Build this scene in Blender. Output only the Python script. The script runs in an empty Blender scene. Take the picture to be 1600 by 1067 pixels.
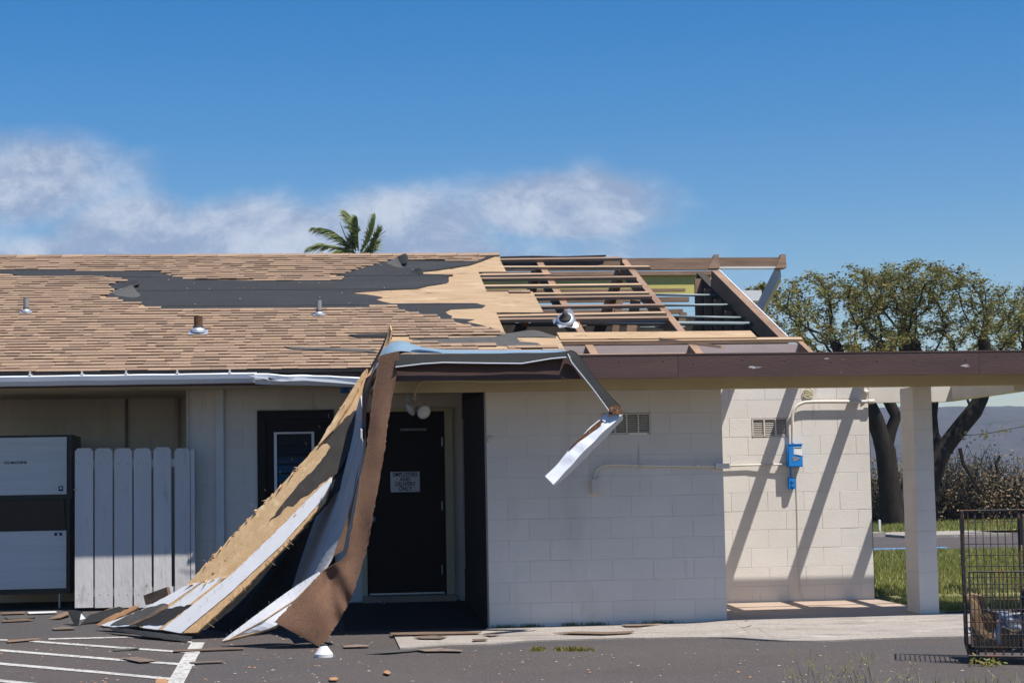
import bpy, bmesh, math, random
from mathutils import Vector, Matrix, noise as mnoise
rnd = random.Random(7)
S = bpy.context.scene
C = S.collection
# ---------------------------------------------------------------- camera
CAM = Vector((-4.065, -17.8754, 1.3324)); YAW, PIT, ROL, FPX = 0.1105, 0.0794, 0.0184, 2867.4
def ray(x, y):
    a = (x-800)/FPX; b = (533.5-y)/FPX
    c, s = math.cos(ROL), math.sin(ROL); u = c*a+s*b; v = -s*a+c*b
    c, s = math.cos(PIT), math.sin(PIT); yd = c-s*v; zd = s+c*v
    c, s = math.cos(YAW), math.sin(YAW)
    return Vector((c*u+s*yd, -s*u+c*yd, zd))
fw = ray(800, 533.5); rt = ray(800+FPX, 533.5)-fw; up = ray(800, 533.5-FPX)-fw
cd = bpy.data.cameras.new('camera'); cam = bpy.data.objects.new('camera', cd); C.objects.link(cam)
m = Matrix((rt, up, -fw)).transposed().to_4x4(); m.translation = CAM; cam.matrix_world = m
cd.sensor_fit = 'HORIZONTAL'; cd.sensor_width = 36; cd.lens = FPX/1600*36; cd.clip_start = .1; cd.clip_end = 20000
S.camera = cam
# ---------------------------------------------------------------- sun and sky
SUN = Vector((.385, -.35, 1)).normalized()
sl = bpy.data.lights.new('sun', 'SUN'); sl.energy = 5.0; sl.angle = math.radians(.53); sl.color = (1, .965, .915)
so = bpy.data.objects.new('sun', sl); C.objects.link(so); so.rotation_euler = SUN.to_track_quat('Z', 'Y').to_euler(); so.location = (0, -10, 30)
S.view_settings.view_transform = 'Standard'; S.view_settings.look = 'None'; S.view_settings.exposure = 0.5; S.view_settings.gamma = 1
wd = bpy.data.worlds.new('World'); S.world = wd; wd.use_nodes = True
wt = wd.node_tree; wt.nodes.clear()
SKYK = .068
def W(kind, **kw):
    n = wt.nodes.new(kind)
    for k, v in kw.items(): setattr(n, k, v)
    return n
def wm(op, a, b=None, c=None, clamp=False):
    n = W('ShaderNodeMath', operation=op, use_clamp=clamp)
    for i, q in enumerate((a, b, c)):
        if q is None: continue
        if isinstance(q, (int, float)): n.inputs[i].default_value = q
        else: wt.links.new(q, n.inputs[i])
    return n.outputs[0]
def wmix(f, a, b):
    n = W('ShaderNodeMix', data_type='RGBA'); wt.links.new(f, n.inputs[0])
    for i, q in ((6, a), (7, b)):
        if isinstance(q, tuple): n.inputs[i].default_value = (*q, 1)
        else: wt.links.new(q, n.inputs[i])
    return n.outputs[2]
sky = W('ShaderNodeTexSky', sky_type='NISHITA', sun_disc=False)
sky.sun_elevation = math.asin(SUN.z); sky.sun_rotation = math.atan2(SUN.x, SUN.y)
sky.air_density = 1.15; sky.dust_density = .25; sky.ozone_density = 3.0; sky.altitude = 30
hs = W('ShaderNodeHueSaturation'); hs.inputs['Saturation'].default_value = 1.55; hs.inputs['Value'].default_value = 1.03; wt.links.new(sky.outputs[0], hs.inputs['Color'])
tn = W('ShaderNodeMix', data_type='RGBA', blend_type='MULTIPLY'); tn.inputs[0].default_value = 1; wt.links.new(hs.outputs[0], tn.inputs[6]); tn.inputs[7].default_value = (.98, .965, 1.10, 1)
tc = W('ShaderNodeTexCoord'); sx = W('ShaderNodeSeparateXYZ'); wt.links.new(tc.outputs['Generated'], sx.inputs[0])
az = wm('ARCTAN2', sx.outputs[0], sx.outputs[1]); el = sx.outputs[2]
cb = W('ShaderNodeCombineXYZ'); wt.links.new(wm('MULTIPLY', az, 9), cb.inputs[0]); wt.links.new(wm('MULTIPLY', el, 13), cb.inputs[1]); cb.inputs[2].default_value = 2.7
nz = W('ShaderNodeTexNoise'); nz.inputs['Scale'].default_value = 1.0; nz.inputs['Detail'].default_value = 7; nz.inputs['Roughness'].default_value = .56; nz.inputs['Distortion'].default_value = .1; wt.links.new(cb.outputs[0], nz.inputs['Vector'])
n2 = W('ShaderNodeTexNoise'); n2.inputs['Scale'].default_value = 2.2; n2.inputs['Detail'].default_value = 7; n2.inputs['Roughness'].default_value = .68; n2.inputs['Distortion'].default_value = .3; wt.links.new(cb.outputs[0], n2.inputs['Vector'])
def cloud_at(px, py, rx, ry):            # a bank of cloud round one direction of the sky
    d = ray(px, py).normalized(); a0 = math.atan2(d.x, d.y); e0 = d.z
    da = wm('DIVIDE', wm('SUBTRACT', az, a0), rx/FPX); de = wm('DIVIDE', wm('SUBTRACT', el, e0), ry/FPX)
    r2 = wm('ADD', wm('MULTIPLY', da, da), wm('MULTIPLY', de, de))
    return wm('POWER', 2.718, wm('MULTIPLY', r2, -1))
cov = wm('MULTIPLY', cloud_at(10, 285, 240, 95), .68)
for px, py, rx, ry, k in ((-500, 330, 500, 130, .8), (210, 365, 170, 75, .74), (420, 375, 300, 80, .72), (640, 350, 250, 75, .68), (880, 332, 180, 60, .84), (950, 305, 100, 34, .6), (460, 425, 640, 80, .95), (-1600, 300, 700, 120, .7), (2900, 420, 600, 70, .5), (5200, 330, 900, 130, .6), (9000, 330, 1500, 120, .6), (-5000, 300, 1500, 140, .6)):
    cov = wm('MAXIMUM', cov, wm('MULTIPLY', cloud_at(px, py, rx, ry), k))
dens = wm('ADD', cov, wm('MULTIPLY', wm('SUBTRACT', nz.outputs[0], .5), 1.15))
mr = W('ShaderNodeMapRange', interpolation_type='SMOOTHSTEP'); wt.links.new(dens, mr.inputs[0]); mr.inputs[1].default_value = .22; mr.inputs[2].default_value = .66
mr.inputs[3].default_value = 0; mr.inputs[4].default_value = .92
sh = W('ShaderNodeMapRange', interpolation_type='SMOOTHSTEP'); wt.links.new(n2.outputs[0], sh.inputs[0]); sh.inputs[1].default_value = .38; sh.inputs[2].default_value = .66
ccol = wmix(sh.outputs[0], (.215/SKYK, .28/SKYK, .41/SKYK), (.43/SKYK, .475/SKYK, .56/SKYK))
fin = wmix(mr.outputs[0], tn.outputs[2], ccol)
bg = W('ShaderNodeBackground'); bg.inputs[1].default_value = SKYK; wt.links.new(fin, bg.inputs[0])
wo = W('ShaderNodeOutputWorld'); wt.links.new(bg.outputs[0], wo.inputs[0])
try:
    S.cycles.use_denoising = True
    S.cycles.max_bounces = 6; S.cycles.transparent_max_bounces = 6; S.cycles.caustics_reflective = False; S.cycles.caustics_refractive = False
except Exception: pass

# ---------------------------------------------------------------- helpers
def on_y(x, y, Y): d = ray(x, y); return CAM+d*((Y-CAM.y)/d.y)
def on_z(x, y, Z): d = ray(x, y); return CAM+d*((Z-CAM.z)/d.z)
def ground_z(Y):
    if Y < 0: return -.03+.016*Y
    if Y < 2.6: return -.03+.05*Y
    if Y < 6: return .1
    if Y < 10: return .1-.025*(Y-6)
    return 0
def on_ground(x, y, dz=0):
    z = 0
    for _ in range(30): p = on_z(x, y, z+dz); z = .5*z+.5*ground_z(p.y)
    p = on_z(x, y, z+dz); p.z = ground_z(p.y)+dz; return p
RY, RZ, RS = 1.86, 2.62, .345            # main roof: eave line and pitch
def roof_z(Y): return RZ+RS*(Y-RY)
def on_roof(x, y):
    d = ray(x, y); t = (RZ-CAM.z+RS*(CAM.y-RY))/(d.z-RS*d.y); return CAM+d*t
def on_plane(x, y, p0, n):
    d = ray(x, y); return CAM+d*((p0-CAM).dot(n)/d.dot(n))

class MB:
    def __init__(s): s.v = []; s.f = []; s.mi = []; s.tint = []
    def add(s, vs, fs, mi=0, tint=0):
        o = len(s.v); s.v += [tuple(v) for v in vs]
        for f in fs: s.f.append([i+o for i in f]); s.mi.append(mi); s.tint.append(tint)
        return s
    def hexa(s, p, mi=0, tint=0):        # 8 corners: bottom ring 0-3, top ring 4-7
        return s.add(p, [(0, 3, 2, 1), (4, 5, 6, 7), (0, 1, 5, 4), (1, 2, 6, 5), (2, 3, 7, 6), (3, 0, 4, 7)], mi, tint)
    def box(s, x0, x1, y0, y1, z0, z1, mi=0, tint=0):
        return s.hexa([(x0, y0, z0), (x1, y0, z0), (x1, y1, z0), (x0, y1, z0), (x0, y0, z1), (x1, y0, z1), (x1, y1, z1), (x0, y1, z1)], mi, tint)
    def bar(s, a, b, w, h, upv=(0, 0, 1), mi=0):   # rectangular bar from a to b
        a = Vector(a); b = Vector(b); d = (b-a).normalized(); u = Vector(upv)
        sd = d.cross(u).normalized(); u = sd.cross(d).normalized()
        P = []
        for k in (-1, 1):
            for q, (i, j) in ((a, (-1, 0)), (b, (-1, 0)), (b, (1, 0)), (a, (1, 0))): P.append(q+sd*(w/2*i)+u*(h/2*k))
        return s.hexa(P, mi)
    def tube(s, pts, r, n=6, mi=0, caps=True):
        pts = [Vector(p) for p in pts]; rs = r if isinstance(r, (list, tuple)) else [r]*len(pts)
        o = len(s.v); prev = None
        for i, p in enumerate(pts):
            d = (pts[min(i+1, len(pts)-1)]-pts[max(i-1, 0)]).normalized()
            if prev is None: prev = d.orthogonal().normalized()
            sd = (prev-d*prev.dot(d))
            sd = sd.normalized() if sd.length > 1e-6 else d.orthogonal().normalized()
            prev = sd; t = d.cross(sd)
            for k in range(n):
                a = 2*math.pi*k/n; s.v.append(tuple(p+(sd*math.cos(a)+t*math.sin(a))*rs[i]))
        for i in range(len(pts)-1):
            for k in range(n):
                s.f.append([o+i*n+k, o+i*n+(k+1) % n, o+(i+1)*n+(k+1) % n, o+(i+1)*n+k]); s.mi.append(mi); s.tint.append(0)
        if caps:
            s.f.append([o+k for k in range(n)][::-1]); s.mi.append(mi); s.tint.append(0)
            s.f.append([o+(len(pts)-1)*n+k for k in range(n)]); s.mi.append(mi); s.tint.append(0)
        return s
    def lathe(s, c, prof, n=20, axis=(0, 0, 1), mi=0):   # prof: (radius, height)
        ax = Vector(axis).normalized(); e = ax.orthogonal().normalized(); g = ax.cross(e); c = Vector(c); o = len(s.v)
        for r, h in prof:
            for k in range(n):
                a = 2*math.pi*k/n; s.v.append(tuple(c+ax*h+(e*math.cos(a)+g*math.sin(a))*r))
        for i in range(len(prof)-1):
            for k in range(n):
                s.f.append([o+i*n+k, o+i*n+(k+1) % n, o+(i+1)*n+(k+1) % n, o+(i+1)*n+k]); s.mi.append(mi); s.tint.append(0)
        return s
    def mesh(s, name, mats, smooth=False):
        me = bpy.data.meshes.new(name); me.from_pydata(s.v, [], s.f); me.update()
        mats = mats if isinstance(mats, (list, tuple)) else [mats]
        for q in mats: me.materials.append(q)
        me.polygons.foreach_set('material_index', s.mi)
        if any(s.tint):
            at = me.attributes.new('tint', 'FLOAT', 'FACE'); at.data.foreach_set('value', s.tint)
        if smooth: me.polygons.foreach_set('use_smooth', [True]*len(me.polygons))
        return me
    def build(s, name, mats, parent=None, smooth=False, recalc=True):
        me = s.mesh(name, mats, smooth)
        if recalc and len(me.polygons) < 60000:
            bm = bmesh.new(); bm.from_mesh(me); bmesh.ops.recalc_face_normals(bm, faces=bm.faces); bm.to_mesh(me); bm.free()
        return link(name, me, parent)
def link(name, me, parent=None):
    o = bpy.data.objects.new(name, me); C.objects.link(o)
    if parent is not None:
        o.parent = parent
        if parent.type == 'EMPTY' or True: o.matrix_parent_inverse = parent.matrix_world.inverted() if parent.get('_moved') else Matrix.Identity(4)
    return o
def thing(name, label, cat, group=None):
    o = bpy.data.objects.new(name, None); C.objects.link(o); o.empty_display_size = .2
    o['label'] = label; o['category'] = cat
    if group: o['group'] = group
    return o
def tag(o, label, cat, group=None):
    o['label'] = label; o['category'] = cat
    if group: o['group'] = group
    return o
def kind(o, k, label=None):
    o['kind'] = k
    if label: o['label'] = label
    return o
def sheet(mb, pts, th, n=None, mi=0):     # a thin plate of any outline (planar polygon given in 3-D)
    pts = [Vector(p) for p in pts]
    if n is None:
        n = Vector((0, 0, 0))
        for i in range(len(pts)): n += (pts[i]-pts[0]).cross(pts[(i+1) % len(pts)]-pts[0])
        n.normalize()
    k = len(pts); vs = pts+[p-n*th for p in pts]
    fs = [list(range(k)), list(range(2*k-1, k-1, -1))]+[(i, i+k, (i+1) % k+k, (i+1) % k) for i in range(k)]
    return mb.add(vs, fs, mi)
def spline(pts, n):                      # Catmull-Rom through points of any dimension
    out = []; L = len(pts)
    for i in range(L-1):
        p0 = pts[max(i-1, 0)]; p1 = pts[i]; p2 = pts[i+1]; p3 = pts[min(i+2, L-1)]
        for k in range(n):
            t = k/n
            out.append([.5*((2*b)+(-a+c)*t+(2*a-5*b+4*c-d)*t*t+(-a+3*b-3*c+d)*t**3) for a, b, c, d in zip(p0, p1, p2, p3)])
    out.append(list(pts[-1])); return out
HY = 0
def loft(A, B, th, nu=5, nv=8, wob=0, mat=None, name='sheet', parent=None, smooth=True, ws=2.5, seed=0, bend=None):
    """sheet between two edges given as (px, py, Y) points; gets real thickness"""
    a = spline(A, nv); b = spline(B, nv); mb = MB(); R = len(a)
    g = []
    for i in range(R):
        pa = on_y(a[i][0], a[i][1], a[i][2]+HY); pb = on_y(b[i][0], b[i][1], b[i][2]+HY); row = []
        for j in range(nu+1):
            p = pa.lerp(pb, j/nu)
            if wob: p = p+mnoise.noise_vector(p*ws+Vector((seed, 0, 0)))*wob*(1 if 0 < j < nu else .5)
            if bend: p = p+bend(i/(R-1), j/nu)
            if name == 'roofing_sheet' and j in (0, nu): p = p+Vector((rnd.uniform(-.006, .006), 0, rnd.uniform(-.006, .006)))
            row.append(p)
        g.append(row)
    nrm = []
    for i in range(R):
        r = []
        for j in range(nu+1):
            du = g[i][min(j+1, nu)]-g[i][max(j-1, 0)]; dv = g[min(i+1, R-1)][j]-g[max(i-1, 0)][j]; r.append(du.cross(dv).normalized())
        nrm.append(r)
    K = nu+1
    vs = [p for r in g for p in r]+[g[i][j]+(nrm[i][j]*th if nrm[i][j].y > 0 else -nrm[i][j]*th) for i in range(R) for j in range(K)]
    fs = []; N = R*K
    for i in range(R-1):
        for j in range(nu):
            q = (i*K+j, i*K+j+1, (i+1)*K+j+1, (i+1)*K+j); fs.append(q); fs.append(tuple(N+x for x in q[::-1]))
    for i in range(R-1):
        for j in (0, nu): fs.append((i*K+j, (i+1)*K+j, N+(i+1)*K+j, N+i*K+j))
    for j in range(nu):
        for i in (0, R-1): fs.append((i*K+j, i*K+j+1, N+i*K+j+1, N+i*K+j))
    mb.add(vs, fs); o = mb.build(name, mat, parent, smooth=False)
    if name in ('roofing_sheet', 'metal_sheet'):
        for f in o.data.polygons: f.use_smooth = True
        o.data.set_sharp_from_angle(angle=.9)
    return o
def inside(p, poly):
    x, y = p; c = False; j = len(poly)-1
    for i in range(len(poly)):
        if (poly[i][1] > y) != (poly[j][1] > y) and x < (poly[j][0]-poly[i][0])*(y-poly[i][1])/(poly[j][1]-poly[i][1])+poly[i][0]: c = not c
        j = i
    return c
def clip(poly, axis, val, keep_less):
    out = []; L = len(poly)
    for i in range(L):
        a = poly[i]; b = poly[(i+1) % L]; ia = (a[axis] <= val) == keep_less; ib = (b[axis] <= val) == keep_less
        if ia: out.append(a)
        if ia != ib:
            t = (val-a[axis])/(b[axis]-a[axis]); out.append((a[0]+(b[0]-a[0])*t, a[1]+(b[1]-a[1])*t))
    return out
def text_mesh(body, size, name, mat, parent, loc, rot, bold=.0, align='CENTER', sx=1):
    cu = bpy.data.curves.new(name, 'FONT'); cu.body = body; cu.size = size; cu.align_x = align; cu.align_y = 'CENTER'; cu.extrude = .0008; cu.offset = bold
    t = bpy.data.objects.new('tmp', cu); C.objects.link(t)
    me = bpy.data.meshes.new_from_object(t.evaluated_get(bpy.context.evaluated_depsgraph_get())); C.objects.unlink(t); bpy.data.objects.remove(t)
    for v in me.vertices: v.co.x *= sx
    me.materials.clear(); me.materials.append(mat); me.name = name
    o = link(name, me, parent); o.location = loc; o.rotation_euler = rot; return o

# ---------------------------------------------------------------- materials
MATS = {}
def mat(name, col, rough=.8, var=.12, scale=6, stretch=(1, 1, 1), bump=.15, bscale=80, metal=0, col2=None, rnd_=0, tint=None, spots=None, spec=.4, detail=5, speck=None, bstretch=None, world=False):
    M = bpy.data.materials.new(name); M.use_nodes = True; t = M.node_tree; N = t.nodes; b = N['Principled BSDF']; L = t.links.new
    b.inputs['Roughness'].default_value = rough; b.inputs['Metallic'].default_value = metal; b.inputs['Specular IOR Level'].default_value = spec
    tc = N.new('ShaderNodeTexCoord'); mp = N.new('ShaderNodeMapping'); mp.inputs['Scale'].default_value = stretch; CO = N.new('ShaderNodeNewGeometry').outputs['Position'] if world else tc.outputs['Object']; L(CO, mp.inputs[0])
    oi = N.new('ShaderNodeObjectInfo'); ad = N.new('ShaderNodeVectorMath'); ad.operation = 'ADD'; mu = N.new('ShaderNodeMath'); mu.operation = 'MULTIPLY'; mu.inputs[1].default_value = 37.0
    L(oi.outputs['Random'], mu.inputs[0]); L(mp.outputs[0], ad.inputs[0])
    if not world: L(mu.outputs[0], ad.inputs[1])
    nz = N.new('ShaderNodeTexNoise'); nz.inputs['Scale'].default_value = scale; nz.inputs['Detail'].default_value = detail; nz.inputs['Roughness'].default_value = .65; L(ad.outputs[0], nz.inputs['Vector'])
    def lvl(c, k): return tuple(min(1, max(0, x*k)) for x in c[:3])+(1,)
    rp = N.new('ShaderNodeValToRGB'); L(nz.outputs[0], rp.inputs[0]); rp.color_ramp.elements[0].position = .3; rp.color_ramp.elements[1].position = .7
    rp.color_ramp.elements[0].color = lvl(col2 or col, 1 if col2 else 1-var); rp.color_ramp.elements[1].color = lvl(col, 1 if col2 else 1+var)
    out = rp.outputs[0]
    def mixin(f, a, c, mode='MIX'):
        x = N.new('ShaderNodeMix'); x.data_type = 'RGBA'; x.blend_type = mode
        if isinstance(f, (int, float)): x.inputs[0].default_value = f
        else: L(f, x.inputs[0])
        L(a, x.inputs[6])
        if isinstance(c, tuple): x.inputs[7].default_value = (*c[:3], 1)
        else: L(c, x.inputs[7])
        return x.outputs[2]
    if tint:                               # per-piece tones
        at = N.new('ShaderNodeAttribute'); at.attribute_name = 'tint'; sm = N.new('ShaderNodeMath'); sm.operation = 'ADD'; L(at.outputs['Fac'], sm.inputs[0]); L(oi.outputs['Random'], sm.inputs[1])
        fr = N.new('ShaderNodeMath'); fr.operation = 'FRACT'; L(sm.outputs[0], fr.inputs[0])
        r2 = N.new('ShaderNodeValToRGB'); r2.color_ramp.interpolation = 'CONSTANT'; L(fr.outputs[0], r2.inputs[0]); els = r2.color_ramp.elements
        while len(els) < len(tint): els.new(.5)
        for i, k in enumerate(tint): els[i].position = i/len(tint); els[i].color = (*k, 1) if isinstance(k, tuple) else (k, k, k, 1)
        out = mixin(1.0, out, r2.outputs[0], 'MULTIPLY')
    if rnd_:
        m2 = N.new('ShaderNodeMapRange'); L(oi.outputs['Random'], m2.inputs[0]); m2.inputs[3].default_value = 1-rnd_; m2.inputs[4].default_value = 1+rnd_
        hv = N.new('ShaderNodeHueSaturation'); L(m2.outputs[0], hv.inputs['Value']); L(out, hv.inputs['Color']); out = hv.outputs[0]
    for sp in ([spots] if spots and not isinstance(spots, list) else (spots or [])):
        c2, ssc, th, soft, st = sp
        m3 = N.new('ShaderNodeMapping'); m3.inputs['Scale'].default_value = st; L(CO, m3.inputs[0])
        n3 = N.new('ShaderNodeTexNoise'); n3.inputs['Scale'].default_value = ssc; n3.inputs['Detail'].default_value = 6; n3.inputs['Roughness'].default_value = .6; L(m3.outputs[0], n3.inputs['Vector'])
        mr = N.new('ShaderNodeMapRange'); L(n3.outputs[0], mr.inputs[0]); mr.inputs[1].default_value = th; mr.inputs[2].default_value = th+soft; out = mixin(mr.outputs[0], out, c2)
    if speck:
        c2, ssc, amt = speck
        n4 = N.new('ShaderNodeTexNoise'); n4.inputs['Scale'].default_value = ssc; n4.inputs['Detail'].default_value = 2; L(CO, n4.inputs['Vector'])
        mr = N.new('ShaderNodeMapRange'); L(n4.outputs[0], mr.inputs[0]); mr.inputs[1].default_value = .5; mr.inputs[2].default_value = .75; mr.inputs[4].default_value = amt; out = mixin(mr.outputs[0], out, c2)
    L(out, b.inputs['Base Color'])
    if bump:
        n5 = N.new('ShaderNodeTexNoise'); n5.inputs['Scale'].default_value = bscale; n5.inputs['Detail'].default_value = 4
        m6 = N.new('ShaderNodeMapping'); m6.inputs['Scale'].default_value = bstretch or stretch; L(CO, m6.inputs[0]); L(m6.outputs[0], n5.inputs['Vector'])
        bp = N.new('ShaderNodeBump'); bp.inputs['Strength'].default_value = bump; bp.inputs['Distance'].default_value = .01; L(n5.outputs[0], bp.inputs['Height']); L(bp.outputs[0], b.inputs['Normal'])
    MATS[name] = M; return M
CREAM = (.665, .615, .55)
m_block = mat('painted_block', CREAM, .75, .05, 1.3, bump=.16, bscale=40, rnd_=.022, world=True, spots=[((.575, .525, .46), 1.1, .56, .18, (1.6, 1, .5)), ((.46, .40, .32), 3.0, .66, .08, (2.2, 1, .35)), ((.17, .14, .11), 9, .735, .02, (1, 1, 1))])
m_mortar = mat('painted_mortar', (.62, .57, .50), .85, .08, 5, bump=.2, bscale=40)
m_blockshade = mat('shaded_side_block', (.016, .013, .012), .9, .2, 4, bump=.2)  # block paint taken near black, the entry's shade put into the colour
m_olive = mat('olive_paint', (.54, .475, .30), .75, .1, 2, (1, 1, 1), bump=.2, bscale=25, spots=((.2, .16, .1), 3, .66, .1, (.4, 1, 1)))
m_cream = mat('cream_paint', (.60, .55, .47), .7, .06, 3, bump=.1)
m_white = mat('white_paint', (.62, .61, .60), .55, .06, 4, bump=.12, bscale=30, spots=((.42, .39, .36), 4, .66, .1, (1, 1, 1)))
m_soffitw = mat('shaded_soffit_paint', (.40, .39, .385), .6, .1, 4, bump=.15, spots=((.25, .23, .21), 5, .64, .1, (1, 1, .5)))  # white board paint greyed down, its shade put into the colour
m_fence = mat('fence_paint', (.58, .55, .525), .8, .07, 4, (1, 1, .25), bump=.55, bscale=26, bstretch=(1, 1, .3), rnd_=.04, spots=[((.40, .37, .345), 5, .60, .12, (1.5, 1, .4)), ((.2, .17, .15), 14, .70, .02, (1, 1, .5))])
m_brownpaint = mat('brown_fascia_paint', (.080, .043, .036), .6, .18, 2.5, (.5, 1, 2.5), bump=.2, bscale=30, spots=[((.50, .46, .44), 6.5, .675, .015, (.4, 1, 2.0)), ((.055, .032, .03), 1.6, .6, .2, (.35, 1, 3))])
m_darkbrown = mat('dark_brown_door_paint', (.010, .006, .006), .5, .2, 5, bump=.1, spec=.15)
m_black = mat('black_plastic', (.012, .012, .014), .4, .1, 5, bump=.05)
m_rafter = mat('weathered_lumber', (.31, .20, .135), .8, .3, 5, (.35, 3, 3), bump=.3, bscale=30, col2=(.17, .105, .07), rnd_=.12)
m_rafter_n = mat('brown_lumber', (.31, .195, .12), .8, .3, 4, (1, .35, 1), bump=.3, bscale=30, col2=(.18, .105, .07), rnd_=.1)
m_fresh = mat('fresh_lumber', (.50, .35, .22), .75, .15, 6, (.25, 4, 4), bump=.2, bscale=40, col2=(.34, .22, .13), rnd_=.1)
m_osb = mat('plywood_sheathing', (.42, .295, .175), .8, .2, 5, (.5, 3.5, 2), bump=.35, bscale=60, col2=(.33, .215, .115), rnd_=.06, spots=[((.12, .065, .03), 5, .625, .03, (.5, 2.6, 2)), ((.48, .36, .225), 3, .58, .1, (.6, 3, 2)), ((.24, .15, .075), 2.5, .60, .1, (.6, 2.5, 2))])
m_osbp = mat('plywood_panel', (.56, .375, .20), .8, .2, 7, (1.2, 1.2, 1), bump=.3, bscale=60, col2=(.43, .27, .13), spots=[((.15, .085, .04), 14, .66, .03, (1, 1, .6)), ((.62, .46, .27), 9, .58, .1, (1, 1, .6))])
m_edge = mat('plywood_edge', (.50, .31, .15), .85, .3, 30, bump=.3)
m_felt = mat('roofing_felt', (.019, .019, .020), .85, .15, 2, (.4, 1.5, 1), bump=.15, bscale=20, speck=((.10, .095, .09), 60, .3), spots=((.032, .031, .032), 2.2, .52, .2, (.4, 1.2, 1)))
m_feltgrey = mat('weathered_felt', (.065, .062, .058), .9, .2, 6, bump=.2, speck=((.2, .17, .14), 120, .35))
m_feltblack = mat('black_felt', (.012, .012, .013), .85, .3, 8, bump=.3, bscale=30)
m_feltspeck = mat('crumbled_felt', (.008, .008, .009), .9, .3, 8, bump=.6, bscale=60, spots=((.10, .10, .11), 45, .66, .04, (1, 1, 1)))
SHT = [(.88, .86, .86), (1.06, 1.05, 1.04), (.97, .96, .96), (1.12, 1.11, 1.08), (.80, .78, .79), (1.02, 1.02, 1.02), (.92, .91, .92), (1.08, 1.06, 1.03), (.74, .72, .73), (1.03, 1.01, .98)]
m_shingle = mat('asphalt_shingle', (.285, .192, .124), .9, .1, 40, bump=.3, bscale=300, tint=SHT, speck=((.12, .08, .06), 220, .35))
m_shbutt = mat('shingle_butt_edge', (.062, .042, .031), .95, .2, 30, bump=0)
m_granule = mat('brown_granule_roll', (.15, .078, .045), .95, .14, 9, bump=.7, bscale=170, speck=((.33, .20, .13), 150, .55), spots=[((.09, .05, .03), 120, .57, .08, (1, 1, 1)), ((.10, .055, .035), 5, .63, .08, (1, 1, 1))])
m_metal = mat('grey_gutter_paint', (.022, .022, .022), .75, .12, 4, (.4, 1, 1), bump=.08, bscale=12, spec=.15)
m_gutw = mat('white_gutter_paint', (.70, .72, .75), .42, .08, 3, (.3, 1, 1), bump=.1, bscale=10, spots=((.4, .38, .35), 5, .68, .08, (.4, 1, 1)))
m_gutlip = mat('gutter_lip', (.55, .56, .58), .4, .08, 3, bump=0)
m_flash = mat('blue_grey_flashing', (.18, .26, .32), .5, .15, 5, (.4, 1, 1), bump=.1, bscale=14, spots=((.14, .17, .2), 5, .64, .1, (.3, 1, 1)))
m_rust = mat('rusty_metal', (.17, .075, .03), .9, .5, 30, bump=.5, col2=(.045, .02, .012), spots=((.42, .30, .12), 35, .62, .05, (1, 1, 1)))
m_galv = mat('galvanised_metal', (.50, .51, .53), .45, .15, 12, bump=.1, metal=.6)
m_rubber = mat('rubber_boot', (.04, .038, .036), .7, .2, 20, bump=.1)
m_rustpipe = mat('rusty_pipe', (.15, .065, .03), .9, .4, 18, bump=.3, col2=(.06, .03, .018))
m_greypipe = mat('grey_pipe', (.22, .22, .22), .7, .1, 10, bump=.05)
m_conduit = mat('pale_conduit', (.22, .26, .26), .45, .08, 6, bump=.05)
m_blue = mat('blue_enclosure_paint', (.012, .21, .60), .4, .06, 6, bump=.05)
m_label = mat('paper_label', (.72, .72, .72), .7, .08, 40, (1, 1, 3), bump=0)
m_ink = mat('dark_ink', (.015, .015, .02), .6, .05, bump=0)
m_signw = mat('sign_plate', (.62, .62, .64), .5, .05, 8, bump=.03)
m_steel = mat('brushed_steel', (.42, .45, .50), .42, .1, 3, (.2, 1, 6), bump=.06, bscale=60, metal=.55, bstretch=(.2, 1, 8))
m_navy = mat('navy_badge', (.012, .02, .09), .5, .05, bump=0)
m_asphalt = mat('asphalt', (.063, .050, .044), .88, .16, .55, bump=.35, bscale=120, speck=((.20, .175, .16), 75, .6), spots=[((.044, .037, .034), .8, .56, .22, (.35, 1.4, 1)), ((.08, .066, .060), 2.2, .62, .18, (1, 1, 1)), ((.047, .045, .045), .22, .5, .12, (.6, 1.6, 1)), ((.022, .02, .02), 1.3, .70, .05, (1, 1.5, 1))])
m_line = mat('road_paint', (.47, .45, .41), .8, .12, 10, bump=.2, bscale=90, spots=[((.11, .10, .095), 26, .52, .14, (1, 1, 1)), ((.2, .185, .17), 3, .55, .2, (1, 1, 1))])
m_concrete = mat('concrete', (.325, .285, .245), .9, .12, 1.4, bump=.3, bscale=70, speck=((.14, .12, .11), 38, .75), spots=[((.19, .165, .145), 2.3, .50, .2, (.5, 1.6, 1)), ((.45, .41, .37), 5, .6, .12, (.6, 1.4, 1))])
m_slab = mat('walkway_slab', (.36, .27, .205), .85, .15, 1.3, bump=.15, bscale=40, spots=((.23, .165, .125), 1.6, .56, .2, (.4, 1.5, 1)))
m_dirt = mat('lawn_soil', (.19, .18, .07), 1, .3, 1.2, bump=.3, bscale=40, spots=((.24, .18, .085), 1.0, .58, .15, (1, 1, 1)))
m_glassdark = mat('louvre_glass', (.018, .028, .04), .12, .1, 4, bump=0, spec=.5)
m_bark = mat('bark', (.034, .028, .024), .95, .35, 5, (1, 1, .4), bump=1, bscale=9, col2=(.012, .010, .009), spec=.1)
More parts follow.
